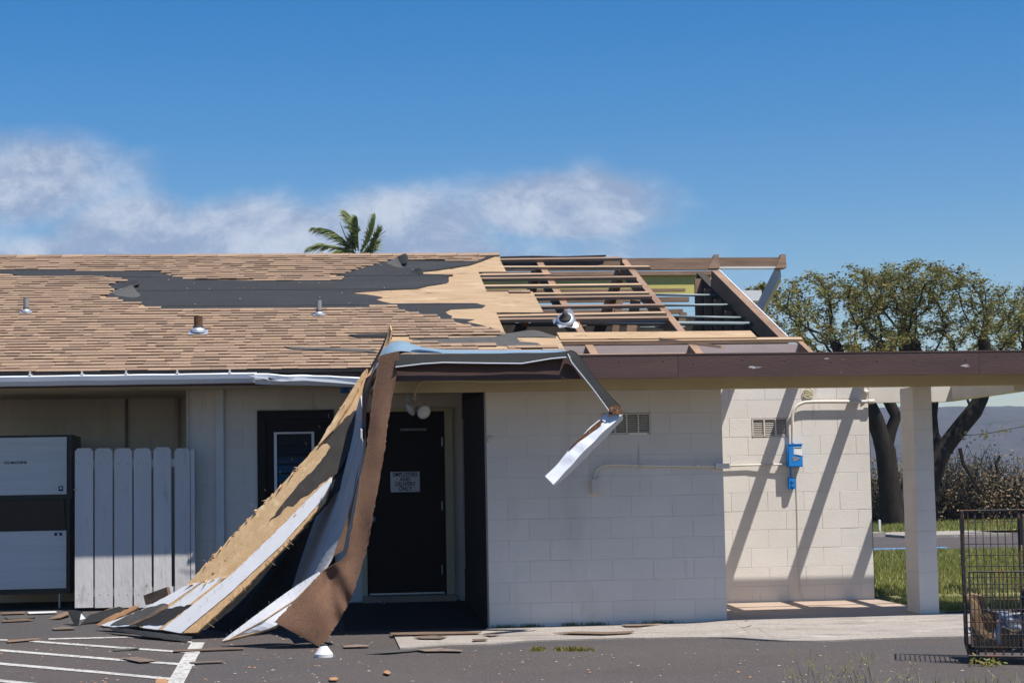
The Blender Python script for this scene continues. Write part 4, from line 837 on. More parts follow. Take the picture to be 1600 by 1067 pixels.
ppiece('torn_felt', [(257, 942), (263, 944), (240, 960), (205, 974), (172, 976), (195, 963), (228, 949)], .003, m_feltgrey, .018)
ppiece('torn_felt', [(263, 950), (300, 944), (278, 960), (258, 975), (204, 975), (235, 962)], .003, m_felt, .020)
ppiece('brown_strip', [(258, 944), (263, 948), (238, 963), (206, 976), (198, 976), (230, 962)], .004, m_woodscrap, .024)
ppiece('underlay', [(160, 980), (250, 990), (280, 994), (300, 991), (345, 955), (420, 885), (500, 800), (548, 740), (566, 690), (545, 700), (500, 765), (440, 830), (360, 905)], .006, m_feltblack, -.02)
ppiece('cut_end', [(150, 975), (157, 978), (200, 957), (216, 948), (212, 945), (170, 963)], .03, m_orange, .006)
# nails along the edges
mb = MB()
for (x0, y0), (x1, y1), n_ in (((505, 760), (290, 975), 16), ((560, 600), (305, 895), 13), ((500, 745), (240, 978), 12)):
    for k in range(n_):
        t_ = (k+rnd.random()*.6)/n_; x = x0+(x1-x0)*t_; y = y0+(y1-y0)*t_; p = pp(x, y, .01); d = (pn*.6+Vector((rnd.uniform(-.5, .5), rnd.uniform(-.3, .1), rnd.uniform(.2, .8)))).normalized(); mb.tube([p, p+d*rnd.uniform(.03, .06)], .0018, 4)
kind(mb.build('nail', m_galv, pan), 'stuff')
for (x0, y0), (x1, y1), n_, dx_, dy_ in (((572, 580), (545, 622), 4, -4, 4), ((545, 622), (497, 695), 6, -4, 4), ((497, 696), (440, 757), 6, -4, 4), ((440, 757), (380, 818), 6, -4, 4), ((380, 818), (296, 908), 7, -4, 4), ((517, 748), (440, 826), 9, -6, 8), ((300, 912), (358, 899), 7, -9, 6), ((505, 788), (320, 978), 12, 6, 5)):
    for k in range(n_):
        t_ = rnd.random(); x = x0+(x1-x0)*t_; y = y0+(y1-y0)*t_; l_ = rnd.uniform(.4, 1.5); w_ = rnd.uniform(.5, 1.3)
        mb = MB(); sheet(mb, [pp(x-w_, y-w_, .016), pp(x+w_, y+w_, .016), pp(x+dx_*l_+rnd.uniform(-3, 3), y+dy_*l_+rnd.uniform(-4, 4), rnd.uniform(0, .05))], .003); mb.build('splinter', rnd.choice((m_osbp, m_edge)), pan)
# rolled black felt along the foot
A = [(165, 977, PB.y-.03), (220, 985, .35), (275, 991, .05), (300, 994, -.12)]; B = [(178, 984, PB.y-.2), (225, 993, .1), (272, 1000, -.25), (292, 1003, -.35)]
loft(A, B, .004, 3, 6, .02, m_feltblack, 'felt_skirt', pan, ws=7)
# folded grey boards (undersides in shade)
gb = thing('folded_soffit_boards', 'two long white soffit boards in shade hanging beside the brown roofing strip', 'boards')
def board(A, B, name, m_, parent, th=.018, **k): return loft(A, B, th, k.pop('nu', 2), 6, k.pop('wob', 0), m_, name, parent, **k)
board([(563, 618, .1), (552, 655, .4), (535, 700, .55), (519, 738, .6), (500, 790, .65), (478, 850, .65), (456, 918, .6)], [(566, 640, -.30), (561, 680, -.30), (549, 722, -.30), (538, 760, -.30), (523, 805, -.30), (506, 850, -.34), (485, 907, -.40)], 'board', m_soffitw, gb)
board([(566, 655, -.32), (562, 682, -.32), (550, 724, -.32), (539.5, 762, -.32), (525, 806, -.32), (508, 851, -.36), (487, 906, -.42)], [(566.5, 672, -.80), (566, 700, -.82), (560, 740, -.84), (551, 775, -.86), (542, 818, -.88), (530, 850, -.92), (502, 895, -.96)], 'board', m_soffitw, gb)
# lower corner, sunlit
lc = thing('curled_white_corner', 'sunlit white-board corner of the fallen roof touching the asphalt', 'boards')
g1 = on_ground(347, 1001, .03)
board([(498, 893, -.95), (455, 920, -.80), (400, 960, -.8), (347, 1000, g1.y)], [(500, 897, -1.0), (462, 935, -1.0), (412, 968, -1.0), (352, 1001.5, g1.y-.02)], 'board', m_white, lc)
board([(500, 898, -1.02), (462, 937, -1.02), (413, 970, -1.02), (353, 1001.5, g1.y-.03)], [(502, 900, -1.05), (470, 945, -1.1), (430, 977, -1.15), (372, 997, g1.y-.06)], 'board', m_white, lc)
mb = MB(); mb.tube([on_yh(500, 897.5, -1.03), on_yh(462, 936, -1.03), on_yh(412, 969, -1.03), on_yh(354, 1001, g1.y-.03)], .006, 5); mb.build('groove_batten', m_edge, lc)
mb = MB(); mb.tube([on_yh(432, 978.5, -1.15), on_yh(400, 989, -1.0), on_yh(349, 1002, g1.y-.02)], .012, 5); mb.build('broken_edge', m_edge, lc)
mb = MB()
for k in range(14):
    p = on_yh(355+k*9.5, 996-k*6.7+rnd.uniform(-4, 3), -.95); mb.tube([p, p+Vector((rnd.uniform(-.03, .03), -.02, rnd.uniform(.02, .05)))], .0018, 4)
kind(mb.build('nail', m_galv, lc), 'stuff')
# brown granule roofing strip
st = thing('brown_roofing_strip', 'long twisted strip of brown granule roofing hanging from the eave', 'roofing')
R_ = [(623, 549, -.86), (616, 600, -.90), (609, 650, -.93), (602, 700, -.96), (594, 745, -.99), (585, 795, -1.02), (577, 835, -1.04), (569, 870, -1.06), (561, 900, -1.08), (551, 930, -1.10), (538, 955, -1.12), (520, 985, -1.14), (503, 1011, -1.17)]
L_ = [(592, 557, -.78), (584, 605, -.82), (578, 655, -.86), (572, 700, -.90), (564, 745, -.94), (556, 793, -.98), (549, 830, -1.02), (541, 866, -1.04), (524, 880, -1.05), (500, 896, -1.07), (474, 925, -1.12), (450, 950, -1.16), (429, 971, -1.2)]
def bend(u, v):
    w = math.sin(v*math.pi); a_ = max(0, (u-.62)/.38)
    f1 = math.exp(-((u-.80+.10*v)/.040)**2)*min(1, 3*(1-v))*1.0; f2 = math.exp(-((u-.88+.16*v)/.038)**2)*min(1, 2.5*(1-v)+.3)
    return Vector((0, -.04*w*math.sin(u*9)*(.4+u)+.06*f1+.07*f2, 0))
loft(R_, L_, .006, 34, 14, .018, m_granule, 'roofing_sheet', st, ws=3.2, bend=bend)
# shaded strip beside it and torn notch
loft([(594, 555, -.70), (580, 600, -.70), (572, 640, -.74), (569, 690, -.8), (560, 745, -.84), (548, 800, -.9), (536, 860, -.96)], [(575, 582, -.50), (567, 610, -.55), (566, 645, -.62), (566, 690, -.70), (556, 745, -.78), (544, 800, -.86), (520, 870, -.96)], .006, 3, 6, .01, m_granule, 'inner_fold', st)
tip = thing('split_plywood_tip', 'narrow split plywood tip standing up above the eave', 'plywood piece')
loft([(609, 508, -.55), (600, 540, -.57), (588, 565, -.6), (570, 592, -.62)], [(611, 516, -.60), (606, 545, -.60), (598, 562, -.62), (580, 585, -.62)], .014, 2, 5, 0, m_edge, 'plywood', tip)
loft([(605, 520, -.53), (594, 545, -.55), (580, 570, -.57)], [(601, 540, -.56), (589, 563, -.59), (577, 580, -.61)], .008, 2, 5, 0, m_feltblack, 'felt_backing', tip)
# flashing over the eave
fs_ = thing('bent_eave_flashing', 'bent blue-grey metal flashing lifted along the roof edge', 'flashing')
loft([(598, 546, -.62), (612, 535, -.60), (630, 533, -.6), (660, 542, -.6), (700, 546, -.62), (790, 547, -.66), (880, 546, -.68)], [(581, 584, -.74), (600, 560, -.78), (622, 549, -.82), (655, 551, -.82), (700, 552, -.82), (790, 552, -.82), (886, 550, -.82)], .003, 3, 6, .006, m_flash, 'metal_sheet', fs_, ws=6)
loft([(612, 536, -.61), (640, 542, -.61), (680, 548, -.63)], [(604, 560, -.80), (640, 549, -.81), (690, 551, -.81)], .004, 2, 5, .004, mat('dark_blue_metal', (.03, .05, .10), .4, .2), 'folded_underside', fs_)
# hanging gutter
hg = thing('hanging_gutter', 'dark metal gutter torn from the fascia with its end folded down', 'gutter')
def vgut(pts, w, depth, m_, name, lipm=m_gutlip, parent=hg, flip=1):
    """open channel: pts = (px,py,Y) along the top edge; (dx,dy) pixel offset to the lower edge"""
    pass
top_ = [(618, 553.5, -.83), (660, 553, -.83), (760, 552.5, -.83), (815, 551, -.83), (860, 551, -.83), (889, 548, -.84)]
bot_ = [(618, 573, -.90), (660, 568, -.91), (692, 566, -.91), (760, 567, -.91), (815, 567.5, -.91), (860, 560, -.90), (891, 557, -.90)]
top_ = [(618, 553.5, -.83), (660, 553, -.83), (692, 552.7, -.83), (760, 552.5, -.83), (815, 551, -.83), (860, 551, -.83), (889, 548, -.84)]
loft(top_, bot_, .004, 3, 6, .004, m_metal, 'channel', hg, ws=5)
mb = MB(); mb.tube([on_yh(x, y+.6, Y-.006) for x, y, Y in bot_], .0065, 6); mb.build('rolled_lip', m_gutlip, hg)
loft([(889, 548, -.84), (905, 556, -.85), (935, 598, -.86), (967, 634, -.88)], [(886, 553, -.91), (893, 566, -.92), (925, 606, -.93), (953, 644, -.95)], .004, 3, 6, .003, m_metal, 'bent_channel', hg, ws=5)
loft([(889, 547.5, -.84), (905, 555, -.845), (935, 597, -.85), (969, 634, -.87)], [(889, 549, -.80), (906, 557, -.80), (936, 598, -.81), (970, 636, -.83)], .004, 2, 5, .002, m_metal, 'channel_back', hg)
mb = MB(); mb.tube([on_yh(887, 553, -.915), on_yh(893, 566, -.925), on_yh(925, 606, -.935), on_yh(953, 644, -.955)], .006, 6); mb.build('rolled_lip', m_gutlip, hg)
# folded-down end: two faces of the channel with creased edge
mid = [(973, 648, -.95), (945, 672, -.97), (928, 690, -.97), (905, 712, -.98), (885, 735, -.98), (864, 757, -.99)]
upp = [(956, 640, -.92), (926, 664, -.90), (908, 682, -.90), (888, 704, -.90), (870, 726, -.90), (852, 744, -.90)]
low = [(974, 655, -.86), (952, 678, -.87), (934, 695, -.87), (912, 718, -.88), (893, 737, -.88), (867, 759, -.89)]
loft(upp, mid, .004, 4, 6, .012, m_gutw, 'folded_end', hg, ws=9)
mb_low = loft(mid, low, .004, 3, 6, .012, m_gutw, 'folded_end_face', hg, ws=9)
cr = [(952, 636, -.95), (960, 633, -.96), (968, 634, -.96)]; cr2 = [(950, 650, -.97), (962, 647, -.98), (972, 648, -.97)]
loft(cr, cr2, .006, 4, 6, .02, m_rust, 'rusty_fold', hg, ws=22)
ru = [(940, 655, -.925), (928, 664, -.915), (915, 676, -.912), (905, 685, -.912), (893, 697, -.912), (888, 704, -.912)]
loft(ru, [(946, 660, -.94), (931, 671, -.935), (919, 680, -.925), (909, 687, -.92), (895, 698, -.915), (889, 704.5, -.913)], .002, 3, 5, .004, m_rust, 'rust_patch', hg, ws=30)

HY = 0
# ================================================================= FENCE AND ICE MACHINE
FEY = 2.42
fn = thing('picket_gate', 'white dog-eared board gate in front of the ice machine bay', 'gate')
for i, (x0, x1) in enumerate(((117, 145.5), (148, 176), (178.5, 206.5), (209, 236.5), (240, 267.5), (273, 297))):
    a = on_y(x0, 800, FEY).x; b = on_y(x1, 800, FEY).x; zt = on_y((x0+x1)/2, 700-(1.5 if i == 4 else 0), FEY).z; zb2 = on_y((x0+x1)/2, 949, FEY).z; c_ = .032
    mb = MB(); prof = [(a, zb2), (b, zb2), (b, zt-c_), (b-c_, zt), (a+c_, zt), (a, zt-c_)]
    mb.add([(x, FEY, z) for x, z in prof]+[(x, FEY+.019, z) for x, z in prof], [tuple(range(6)), tuple(range(11, 5, -1))]+[(k, k+6, (k+1) % 6+6, (k+1) % 6) for k in range(6)]); pk_ = mb.build('picket', m_fence, fn); pk_.rotation_euler.y = 0
    for zz in (zb2+.14, zt-.17):
        for xx in (a+.05, b-.05): sc = MB(); sc.lathe((xx, FEY, zz), [(.006, 0), (.005, .002), (0, .0025)], 6, (0, -1, 0)); sc.build('screw', m_greypipe, pk_)
xa = on_y(117, 800, FEY).x; xb = on_y(300, 800, FEY).x
for y_ in (724, 924): z = on_y(200, y_, FEY+.02).z; mb = MB(); mb.box(xa, xb, FEY+.0195, FEY+.055, z-.045, z+.045); mb.build('rail', m_fence, fn)
mb = MB(); mb.box(xb-.012, xb+.03, FEY-.003, FEY+.14, .1, on_y(298, 702, FEY).z); mb.build('gate_post', m_fence, fn)
mb = MB(); p = on_y(115, 765, FEY-.02); mb.tube([p, p+Vector((.02, -.01, .01)), p+Vector((.04, 0, 0))], .006, 6); mb.build('latch', m_galv, fn)
im = thing('ice_machine', 'dark ice machine with steel front panels under the left eave', 'ice machine')
ix0, ix1, iy = -7.95, -6.70, 2.95
mb = MB(); mb.box(ix0, ix1, iy+.02, iy+.85, 1.30, 2.01); mb.box(ix0, ix1-.02, iy+.03, iy+.87, .26, 1.2995); bo = mb.build('cabinet', m_black, im)
mb = MB(); mb.box(ix0+.03, -6.752, iy, iy+.019, 1.352, 1.985); up_ = mb.build('upper_panel', m_steel, im)
mb = MB(); mb.hexa([(ix0+.03, iy+.005, .975), (-6.76, iy+.005, .975), (-6.76, iy+.029, .975), (ix0+.03, iy+.029, .975), (ix0+.03, iy-.03, 1.29), (-6.78, iy-.03, 1.29), (-6.78, iy+.018, 1.29), (ix0+.03, iy+.018, 1.29)]); mb.build('bin_door', m_black, im)
mb = MB(); mb.box(ix0+.03, -6.755, iy+.002, iy+.029, .32, .952); lo_ = mb.build('lower_panel', m_steel, im)
for x in (ix0+.1, -6.84): mb = MB(); mb.tube([(x, iy+.1, .08), (x, iy+.1, .259)], .014, 10); mb.build('leg', m_galv, im)
p = on_y(24, 723, iy); mb = MB(); mb.box(on_y(5, 723, iy).x, on_y(45, 723, iy).x, iy-.002, iy-.0005, p.z-.016, p.z+.02); mb.build('name_strip', m_signw, up_)
text_mesh('ICE MACHINE', .04, 'lettering', m_ink, up_, (p.x, iy-.003, p.z+.002), (math.pi/2, 0, 0), .0012, sx=1.0)
p = on_y(95, 763, iy); mb = MB(); mb.box(p.x-.025, p.x+.025, iy-.002, iy-.0005, p.z-.028, p.z+.028); bd = mb.build('badge', m_navy, up_); mb = MB(); mb.lathe((p.x, iy-.002, p.z+.004), [(.013, 0), (.013, .001), (0, .001)], 12, (0, -1, 0)); mb.build('badge_mark', m_label, bd)
p = on_y(91, 835, iy); mb = MB(); mb.box(p.x-.045, p.x+.045, iy-.001, iy+.001, p.z-.03, p.z+.025); bd = mb.build('badge', m_label, lo_); mb = MB(); mb.box(p.x-.043, p.x+.043, iy-.003, iy-.0015, p.z-.012, p.z+.023); mb.build('badge_field', m_navy, bd); mb = MB(); mb.lathe((p.x, iy-.003, p.z+.004), [(.015, 0), (.008, .001), (0, .001)], 6, (0, -1, 0)); mb.build('badge_mark', m_label, bd)
mb = MB(); mb.box(ix0, ix1, iy+.05, iy+.8, .06, .08); mb.build('drip_tray', m_black, im)

# ================================================================= DEBRIS
def scrap(pts, th, m_, label, lift=0, name='roof_scrap', cat='debris', tilt=0):
    th *= .32; P = [on_ground(x, y, .012+lift) for x, y in pts]; mb = MB()
    n_ = len(P); cx = sum(p.x for p in P)/n_; cy = sum(p.y for p in P)/n_
    for p in P: p.x = cx+(p.x-cx)*.88; p.y = cy+(p.y-cy)*.75
    for i, p in enumerate(P): p.z += (p.x-cx)*tilt+rnd.uniform(0, .006)
    bm_ = [Vector((p.x, p.y, p.z)) for p in P]; tp = [p+Vector((0, 0, th)) for p in bm_]
    c0 = sum(tp, Vector())/n_+Vector((0, 0, rnd.uniform(.0, .004)))
    mb.add(bm_+tp+[c0], [tuple(range(n_))[::-1]]+[(n_+i, n_+(i+1) % n_, 2*n_) for i in range(n_)]+[(i, (i+1) % n_, n_+(i+1) % n_, n_+i) for i in range(n_)])
    return tag(mb.build(name, m_), label, cat, 'storm debris on the ground')
scrap([(262, 1016), (330, 1013), (388, 1011), (388, 1013.5), (330, 1016), (264, 1018.5)], .012, m_woodscrap, 'long thin wooden strip lying across the wide white parking line', name='wood_strip')
scrap([(182, 1027), (215, 1026), (250, 1032), (232, 1035), (217, 1036)], .012, m_scrap, 'brown shingle piece lying on a white bay line')
scrap([(292, 1034), (350, 1031.5), (354, 1034), (296, 1037)], .01, m_scrap, 'short grey-brown strip right of the wide white line', name='wood_strip')
scrap([(243, 1062), (262, 1061.5), (264, 1070), (241, 1070)], .03, m_orange, 'orange-brown wood block at the bottom edge beside the wide line', name='wood_block')
scrap([(78, 981), (98, 979), (121, 981), (118, 983), (82, 984)], .012, m_scrap, 'small flat scrap in front of the bent grey metal')
scrap([(6, 1001), (62, 996.5), (68, 998.5), (8, 1004)], .012, m_woodscrap, 'wooden strip over the leftmost white line end', name='wood_strip')
scrap([(172, 1014), (200, 1013), (222, 1011.5), (218, 1013.5), (176, 1016)], .006, m_feltgrey, 'thin grey felt sliver across the second bay line', name='felt_scrap')
scrap([(532, 1009), (556, 1007), (580, 1008.5), (578, 1011), (536, 1012)], .012, m_scrap, 'flat tan shingle scrap right of the brown strip tip')
scrap([(645, 1015), (690, 1011.5), (728, 1016), (724, 1019), (690, 1018), (660, 1018.5)], .014, m_scrap, 'long tan shingle scrap in front of the apron corner')
scrap([(560, 1021), (600, 1019), (660, 1013), (700, 1007), (708, 1008), (660, 1016), (600, 1022)], .006, m_feltgrey, 'long thin grey felt ribbon across the apron corner', name='felt_scrap')
scrap([(513, 1060), (522, 1057.5), (530, 1060), (526, 1064), (515, 1064)], .02, m_orange, 'orange wood chip nearest the bottom edge', name='wood_chip')
scrap([(598, 1050), (605, 1047.5), (612, 1051), (608, 1055), (600, 1053)], .018, m_orange, 'orange-brown wood chip on open asphalt', name='wood_chip')
scrap([(855, 989.5), (900, 986), (948, 987.5), (1000, 986), (990, 989.5), (945, 992), (900, 991)], .014, m_woodscrap, 'long brown board scrap on the apron below the shaded wall', lift=.012, name='board_scrap')
scrap([(966, 975.5), (1010, 974.5), (1040, 974), (1000, 979), (975, 979)], .012, m_woodscrap, 'brown scrap tight against the foot of the shaded wall', lift=.012, name='board_scrap')
scrap([(736, 999), (760, 998), (764, 1000), (738, 1001.5)], .01, m_woodscrap, 'small brown scrap on the apron below the wall corner', lift=.012, name='board_scrap')
scrap([(752, 991), (772, 990.5), (784, 992.5), (766, 994)], .01, m_scrap, 'flat dark scrap on the apron in front of the wall corner', lift=.012)
scrap([(642, 995), (680, 992.5), (702, 995), (690, 998.5), (655, 998)], .014, m_scrap, 'tan shingle scrap on the apron near its left end', lift=.012)
scrap([(600, 989), (660, 987.5), (764, 987.5), (756, 990), (660, 992), (604, 993.5)], .02, m_woodscrap, 'long grey board lying along the apron in front of the entry', lift=.012, name='board_scrap')
scrap([(0, 957.5), (40, 956), (42, 958.5), (0, 960)], .012, m_woodscrap, 'pale strip in front of the ice machine at the left edge', name='board_scrap')
scrap([(40, 957), (90, 955.5), (92, 957.5), (42, 959.5)], .02, m_white, 'pale painted board scrap in front of the ice machine leg', name='board_scrap')
scrap([(3, 964), (30, 961), (60, 962), (54, 966), (10, 967)], .012, m_feltgrey, 'flat grey felt scrap in the left pile', name='felt_scrap')
scrap([(0, 969), (40, 966.5), (58, 968), (40, 970), (0, 972)], .015, m_woodscrap, 'tan lath in the left pile nearest the camera', name='board_scrap')
scrap([(70, 967), (90, 960), (110, 956), (112, 962), (92, 968)], .03, m_woodscrap, 'brown broken board beside the bent grey metal', name='board_scrap', tilt=.15)
mb = MB()
for k in range(420):
    p = on_ground(rnd.uniform(-20, 1560), rnd.uniform(985, 1075)**1.0, .006)
    if p.y > -.1 or (p.y > -2.0 and p.x > -3.3): continue
    a_ = rnd.uniform(0, 6.28); l_ = rnd.uniform(.004, .016); d1 = Vector((math.cos(a_), math.sin(a_), 0))*l_; e1 = Vector((-math.sin(a_), math.cos(a_), 0))*l_*rnd.uniform(.3, .8)
    mb.add([p-d1-e1, p+d1-e1, p+d1*.7+e1, p-d1+e1*.6, p+Vector((0, 0, l_*.5))], [(0, 1, 4), (1, 2, 4), (2, 3, 4), (3, 0, 4)], rnd.choice((0, 0, 1, 2)))
kind(mb.build('asphalt_grit', [m_concrete, m_scrap, m_orange], recalc=False), 'stuff', 'small pale grit and splinters strewn over the asphalt')
# bent grey metal and grey sheet beside the gate
bm1 = thing('bent_metal_scrap', 'bent grey metal scrap with a pale torn corner left of the panel foot', 'metal scrap')
g0 = on_ground(118, 977, 0); Yb = g0.y
mb = MB(); sheet(mb, [on_y(105, 953, Yb+.12), on_y(116, 953, Yb+.1), on_y(129, 955, Yb+.06), on_y(125, 966, Yb), on_y(112, 968, Yb+.02)], .004); mb.build('upper_face', m_metal, bm1)
mb = MB(); sheet(mb, [on_y(112, 968, Yb+.02), on_y(125, 966, Yb), on_y(123, 975, Yb-.02), on_y(118, 979, Yb-.03)], .004); mb.build('lower_face', m_metal, bm1)
mb = MB(); sheet(mb, [on_y(127, 958, Yb+.02), on_y(134, 966, Yb-.04), on_y(125, 968, Yb-.02)], .003); mb.build('torn_corner', m_gutw, bm1)
gs = MB(); q0 = on_ground(126, 976, 0).y; gs.add([on_y(126, 975, q0), on_y(192, 964, q0+.2), on_y(196, 950, q0+.5), on_y(186, 947, q0+.55), on_y(140, 960, q0+.3)], [(0, 1, 2, 3, 4)]); V = [Vector(v) for v in gs.v]; gs = MB(); sheet(gs, V, .005); tag(gs.build('grey_sheet', m_metal), 'flat grey metal sheet propped beside the foot of the peeled panel', 'metal sheet')
mb = MB(); mb.bar(on_y(228, 937, 1.5), on_y(264, 924, 1.35), .05, .10); tag(mb.build('brown_plank', m_woodscrap), 'short brown plank end behind the peeled panel against the gate', 'plank')
mb = MB(); mb.bar(on_ground(150, 962, .03), on_ground(178, 950, .05), .06, .02); tag(mb.build('weathered_lath', m_woodscrap), 'weathered lath behind the grey sheet at the gate foot', 'lath')
cap = thing('white_vent_cap', 'white cone-shaped vent cap standing on the asphalt', 'vent cap')
p = on_ground(506, 1026, 0); mb = MB(); mb.lathe(p, [(.0, .0), (.078, .0), (.078, .028), (.074, .032), (.03, .092), (.028, .096), (0, .098)], 28); mb.build('cone', m_white, cap); mb = MB(); mb.lathe(p, [(.029, .094), (.031, .102), (.022, .108), (0, .109)], 20); mb.build('collar', m_rubber, cap)
mb = MB(); p = on_y(600, 940, .4)
for k in range(7):
    q = on_ground(rnd.uniform(575, 700), rnd.uniform(960, 978), .02)
mb.tube([on_ground(588, 938, .03), on_ground(597, 941, .05), on_ground(601, 943, .03)], .01, 5); tag(mb.build('bent_wire', m_galv), 'short pale bent strip on the dark entry floor', 'debris')

# ================================================================= ROLL CAGE
cg = thing('wire_roll_cage', 'rusty wire roll cage full of rubbish at the right edge', 'roll cage')
gc = on_ground(1535, 1040, 0); cx0 = on_y(1506, 900, gc.y+.45).x
# cage axes: along u (towards right and towards camera) and w (depth)
O = Vector((on_y(1508, 900, -3.95).x, -3.95, 0)); U = Vector((.90, -.42, 0)).normalized(); Wd = Vector((.30, .95, 0)).normalized(); LU, LW = .80, .45
zb_ = on_y(1512, 1014, -3.95).z; zt_ = on_y(1512, 799, -3.95).z
def cp(u, w, z): return O+U*u+Wd*w+Vector((0, 0, z))
def grid(name, f, nu, nz, z0, z1, r=.0038, R=.0075, top=True):
    mb = MB()
    for i in range(nu+1): mb.tube([f(i/nu, z0), f(i/nu, z1)], R if i in (0, nu) else r, 6)
    for k in range(nz+1): z = z0+(z1-z0)*k/nz; mb.tube([f(0, z), f(1, z)], R if k in (nz,) else r, 6)
    return mb.build(name, m_wire, cg)
grid('back_panel', lambda t, z: cp(t*LU, LW, z), 14, 12, zb_, zt_)
grid('side_panel', lambda t, z: cp(0, t*LW, z), 4, 13, zb_-.0, zt_)
grid('side_panel', lambda t, z: cp(LU, t*LW, z), 5, 11, zb_, zt_)
zg = on_y(1515, 893, -4.0).z
grid('front_gate', lambda t, z: cp(.03+t*(LU-.04), -.012-.05*(z-zb_), z), 24, 6, zb_+.02, zg)
mb = MB(); mb.tube([cp(LU*.52, -.01, zb_), cp(LU*.52, -.01, zt_-.02)], .0085, 6); mb.tube([cp(LU*.56, -.01, zb_), cp(LU*.56, -.01, zt_-.02)], .0085, 6)
for k in range(12): z = zb_+(zt_-zb_)*(k+.5)/12; mb.tube([cp(LU*.52, -.01, z), cp(LU*1.0, -.01, z)], .0045, 5)
mb.build('front_door', m_wire, cg)
mb = MB()
for z0, z1 in ((zt_-.16, zt_-.05), ): mb.bar(cp(-.008, .0, z0), cp(-.008, .0, z1), .022, .022, (1, 0, 0)); mb.bar(cp(LU*.535, -.015, zt_-.26), cp(LU*.535, -.015, zt_-.06), .03, .02, (1, 0, 0))
mb.build('hinge', m_black, cg)
mb = MB(); mb.tube([cp(0, 0, zb_-.01), cp(LU, 0, zb_-.01), cp(LU, LW, zb_-.01), cp(0, LW, zb_-.01), cp(0, 0, zb_-.01)], .013, 6)
for i in range(1, 12): mb.tube([cp(LU*i/12, -.02, zb_-.005), cp(LU*i/12, -.015, zb_-.05)], .008, 5); mb.tube([cp(LU*i/12, 0, zb_-.012), cp(LU*i/12, LW, zb_-.012)], .005, 5)
mb.tube([cp(0, -.02, zb_-.05), cp(LU, -.02, zb_-.05)], .011, 6); mb.build('base_frame', m_wire, cg)
for u, w in ((.05, .05), (.05, LW-.05), (LU-.06, .05), (LU-.06, LW-.05)):
    q = cp(u, w, 0); gz_ = ground_z(q.y); mb = MB(); mb.tube([(q.x-.025, q.y, gz_+.055), (q.x+.025, q.y, gz_+.055)], .055, 16); cw = mb.build('caster', m_black, cg); mb = MB(); mb.bar((q.x-.032, q.y, gz_+.05), (q.x-.032, q.y, zb_-.01), .03, .004, (1, 0, 0)); mb.bar((q.x+.032, q.y, gz_+.05), (q.x+.032, q.y, zb_-.01), .03, .004, (1, 0, 0)); mb.build('fork', m_wire, cw)
def crumple(name, u0, u1, w0, w1, z0, z1, m_, label, cat, amp=.04, seed=0, n=5, lean=0):
    bm = bmesh.new(); bmesh.ops.create_cube(bm, size=1); bmesh.ops.subdivide_edges(bm, edges=bm.edges, cuts=n, use_grid_fill=True)
    for v in bm.verts:
        u = u0+(u1-u0)*(v.co.x+.5); w = w0+(w1-w0)*(v.co.y+.5); z = z0+(z1-z0)*(v.co.z+.5); p = cp(u+lean*(v.co.z+.5), w, z)
        v.co = p+mnoise.noise_vector(p*9+Vector((seed, 0, 0)))*amp
    me = bpy.data.meshes.new(name); bm.to_mesh(me); bm.free(); me.materials.append(m_); o = link(name, me); return tag(o, label, cat)
crumple('cardboard_sheet', .06, .22, .05, .09, zb_, zb_+.42, m_card, 'upright torn cardboard sheet inside the left of the roll cage', 'cardboard', .035, 1, lean=-.06)
crumple('cardboard_box', .25, .5, .15, .38, zb_, zb_+.22, m_card, 'crushed cardboard box in the middle of the roll cage', 'cardboard', .05, 2)
crumple('printed_carton', .20, .46, .06, .14, zb_+.02, zb_+.27, m_print, 'white and navy printed carton inside the roll cage', 'carton', .03, 3, lean=.05)
crumple('black_rubbish_bag', .40, .58, .12, .34, zb_+.02, zb_+.44, m_bag, 'black rubbish bag inside the roll cage by the door post', 'bag', .06, 4, lean=.05)
crumple('cardboard_flap', .40, .62, .03, .06, zb_-.0, zb_+.17, m_card, 'tan cardboard flap at the bottom right of the roll cage', 'cardboard', .03, 6, lean=.06)
crumple('white_packaging', .05, .24, .16, .36, zb_, zb_+.14, m_label, 'crumpled white packaging at the bottom left of the roll cage', 'packaging', .05, 7)
crumple('grey_rag', .08, .34, .2, .4, zb_+.1, zb_+.24, mat('grey_cloth', (.10, .095, .10), .95, .3, 8), 'dark grey rag heaped in the back of the roll cage', 'rag', .08, 9)
crumple('brown_paper', .26, .40, .02, .10, zb_, zb_+.15, m_card, 'crumpled brown paper at the gate of the roll cage', 'paper', .06, 11)
crumple('dark_box', .55, .78, .10, .38, zb_, zb_+.24, mat('dark_board', (.06, .05, .045), .9, .3, 8), 'dark crushed box at the right end of the roll cage', 'box', .05, 12)
mb = MB()
for k in range(60):
    p = Vector((gc.x+rnd.gauss(.02, .07), gc.y+rnd.gauss(0, .05), ground_z(gc.y)+.004+abs(rnd.gauss(0, .03)))); d = Vector((rnd.uniform(-1, 1), rnd.uniform(-1, 1), rnd.uniform(-.2, .8))).normalized()*.016; e = d.orthogonal().normalized()*.007
    mb.add([p-d-e, p+d-e, p+d+e, p-d+e], [(0, 1, 2, 3)], 0, rnd.random())
kind(mb.build('dry_yellow_leaves', m_weed, recalc=False), 'stuff', 'dry yellow leaves caught under the roll cage wheels')

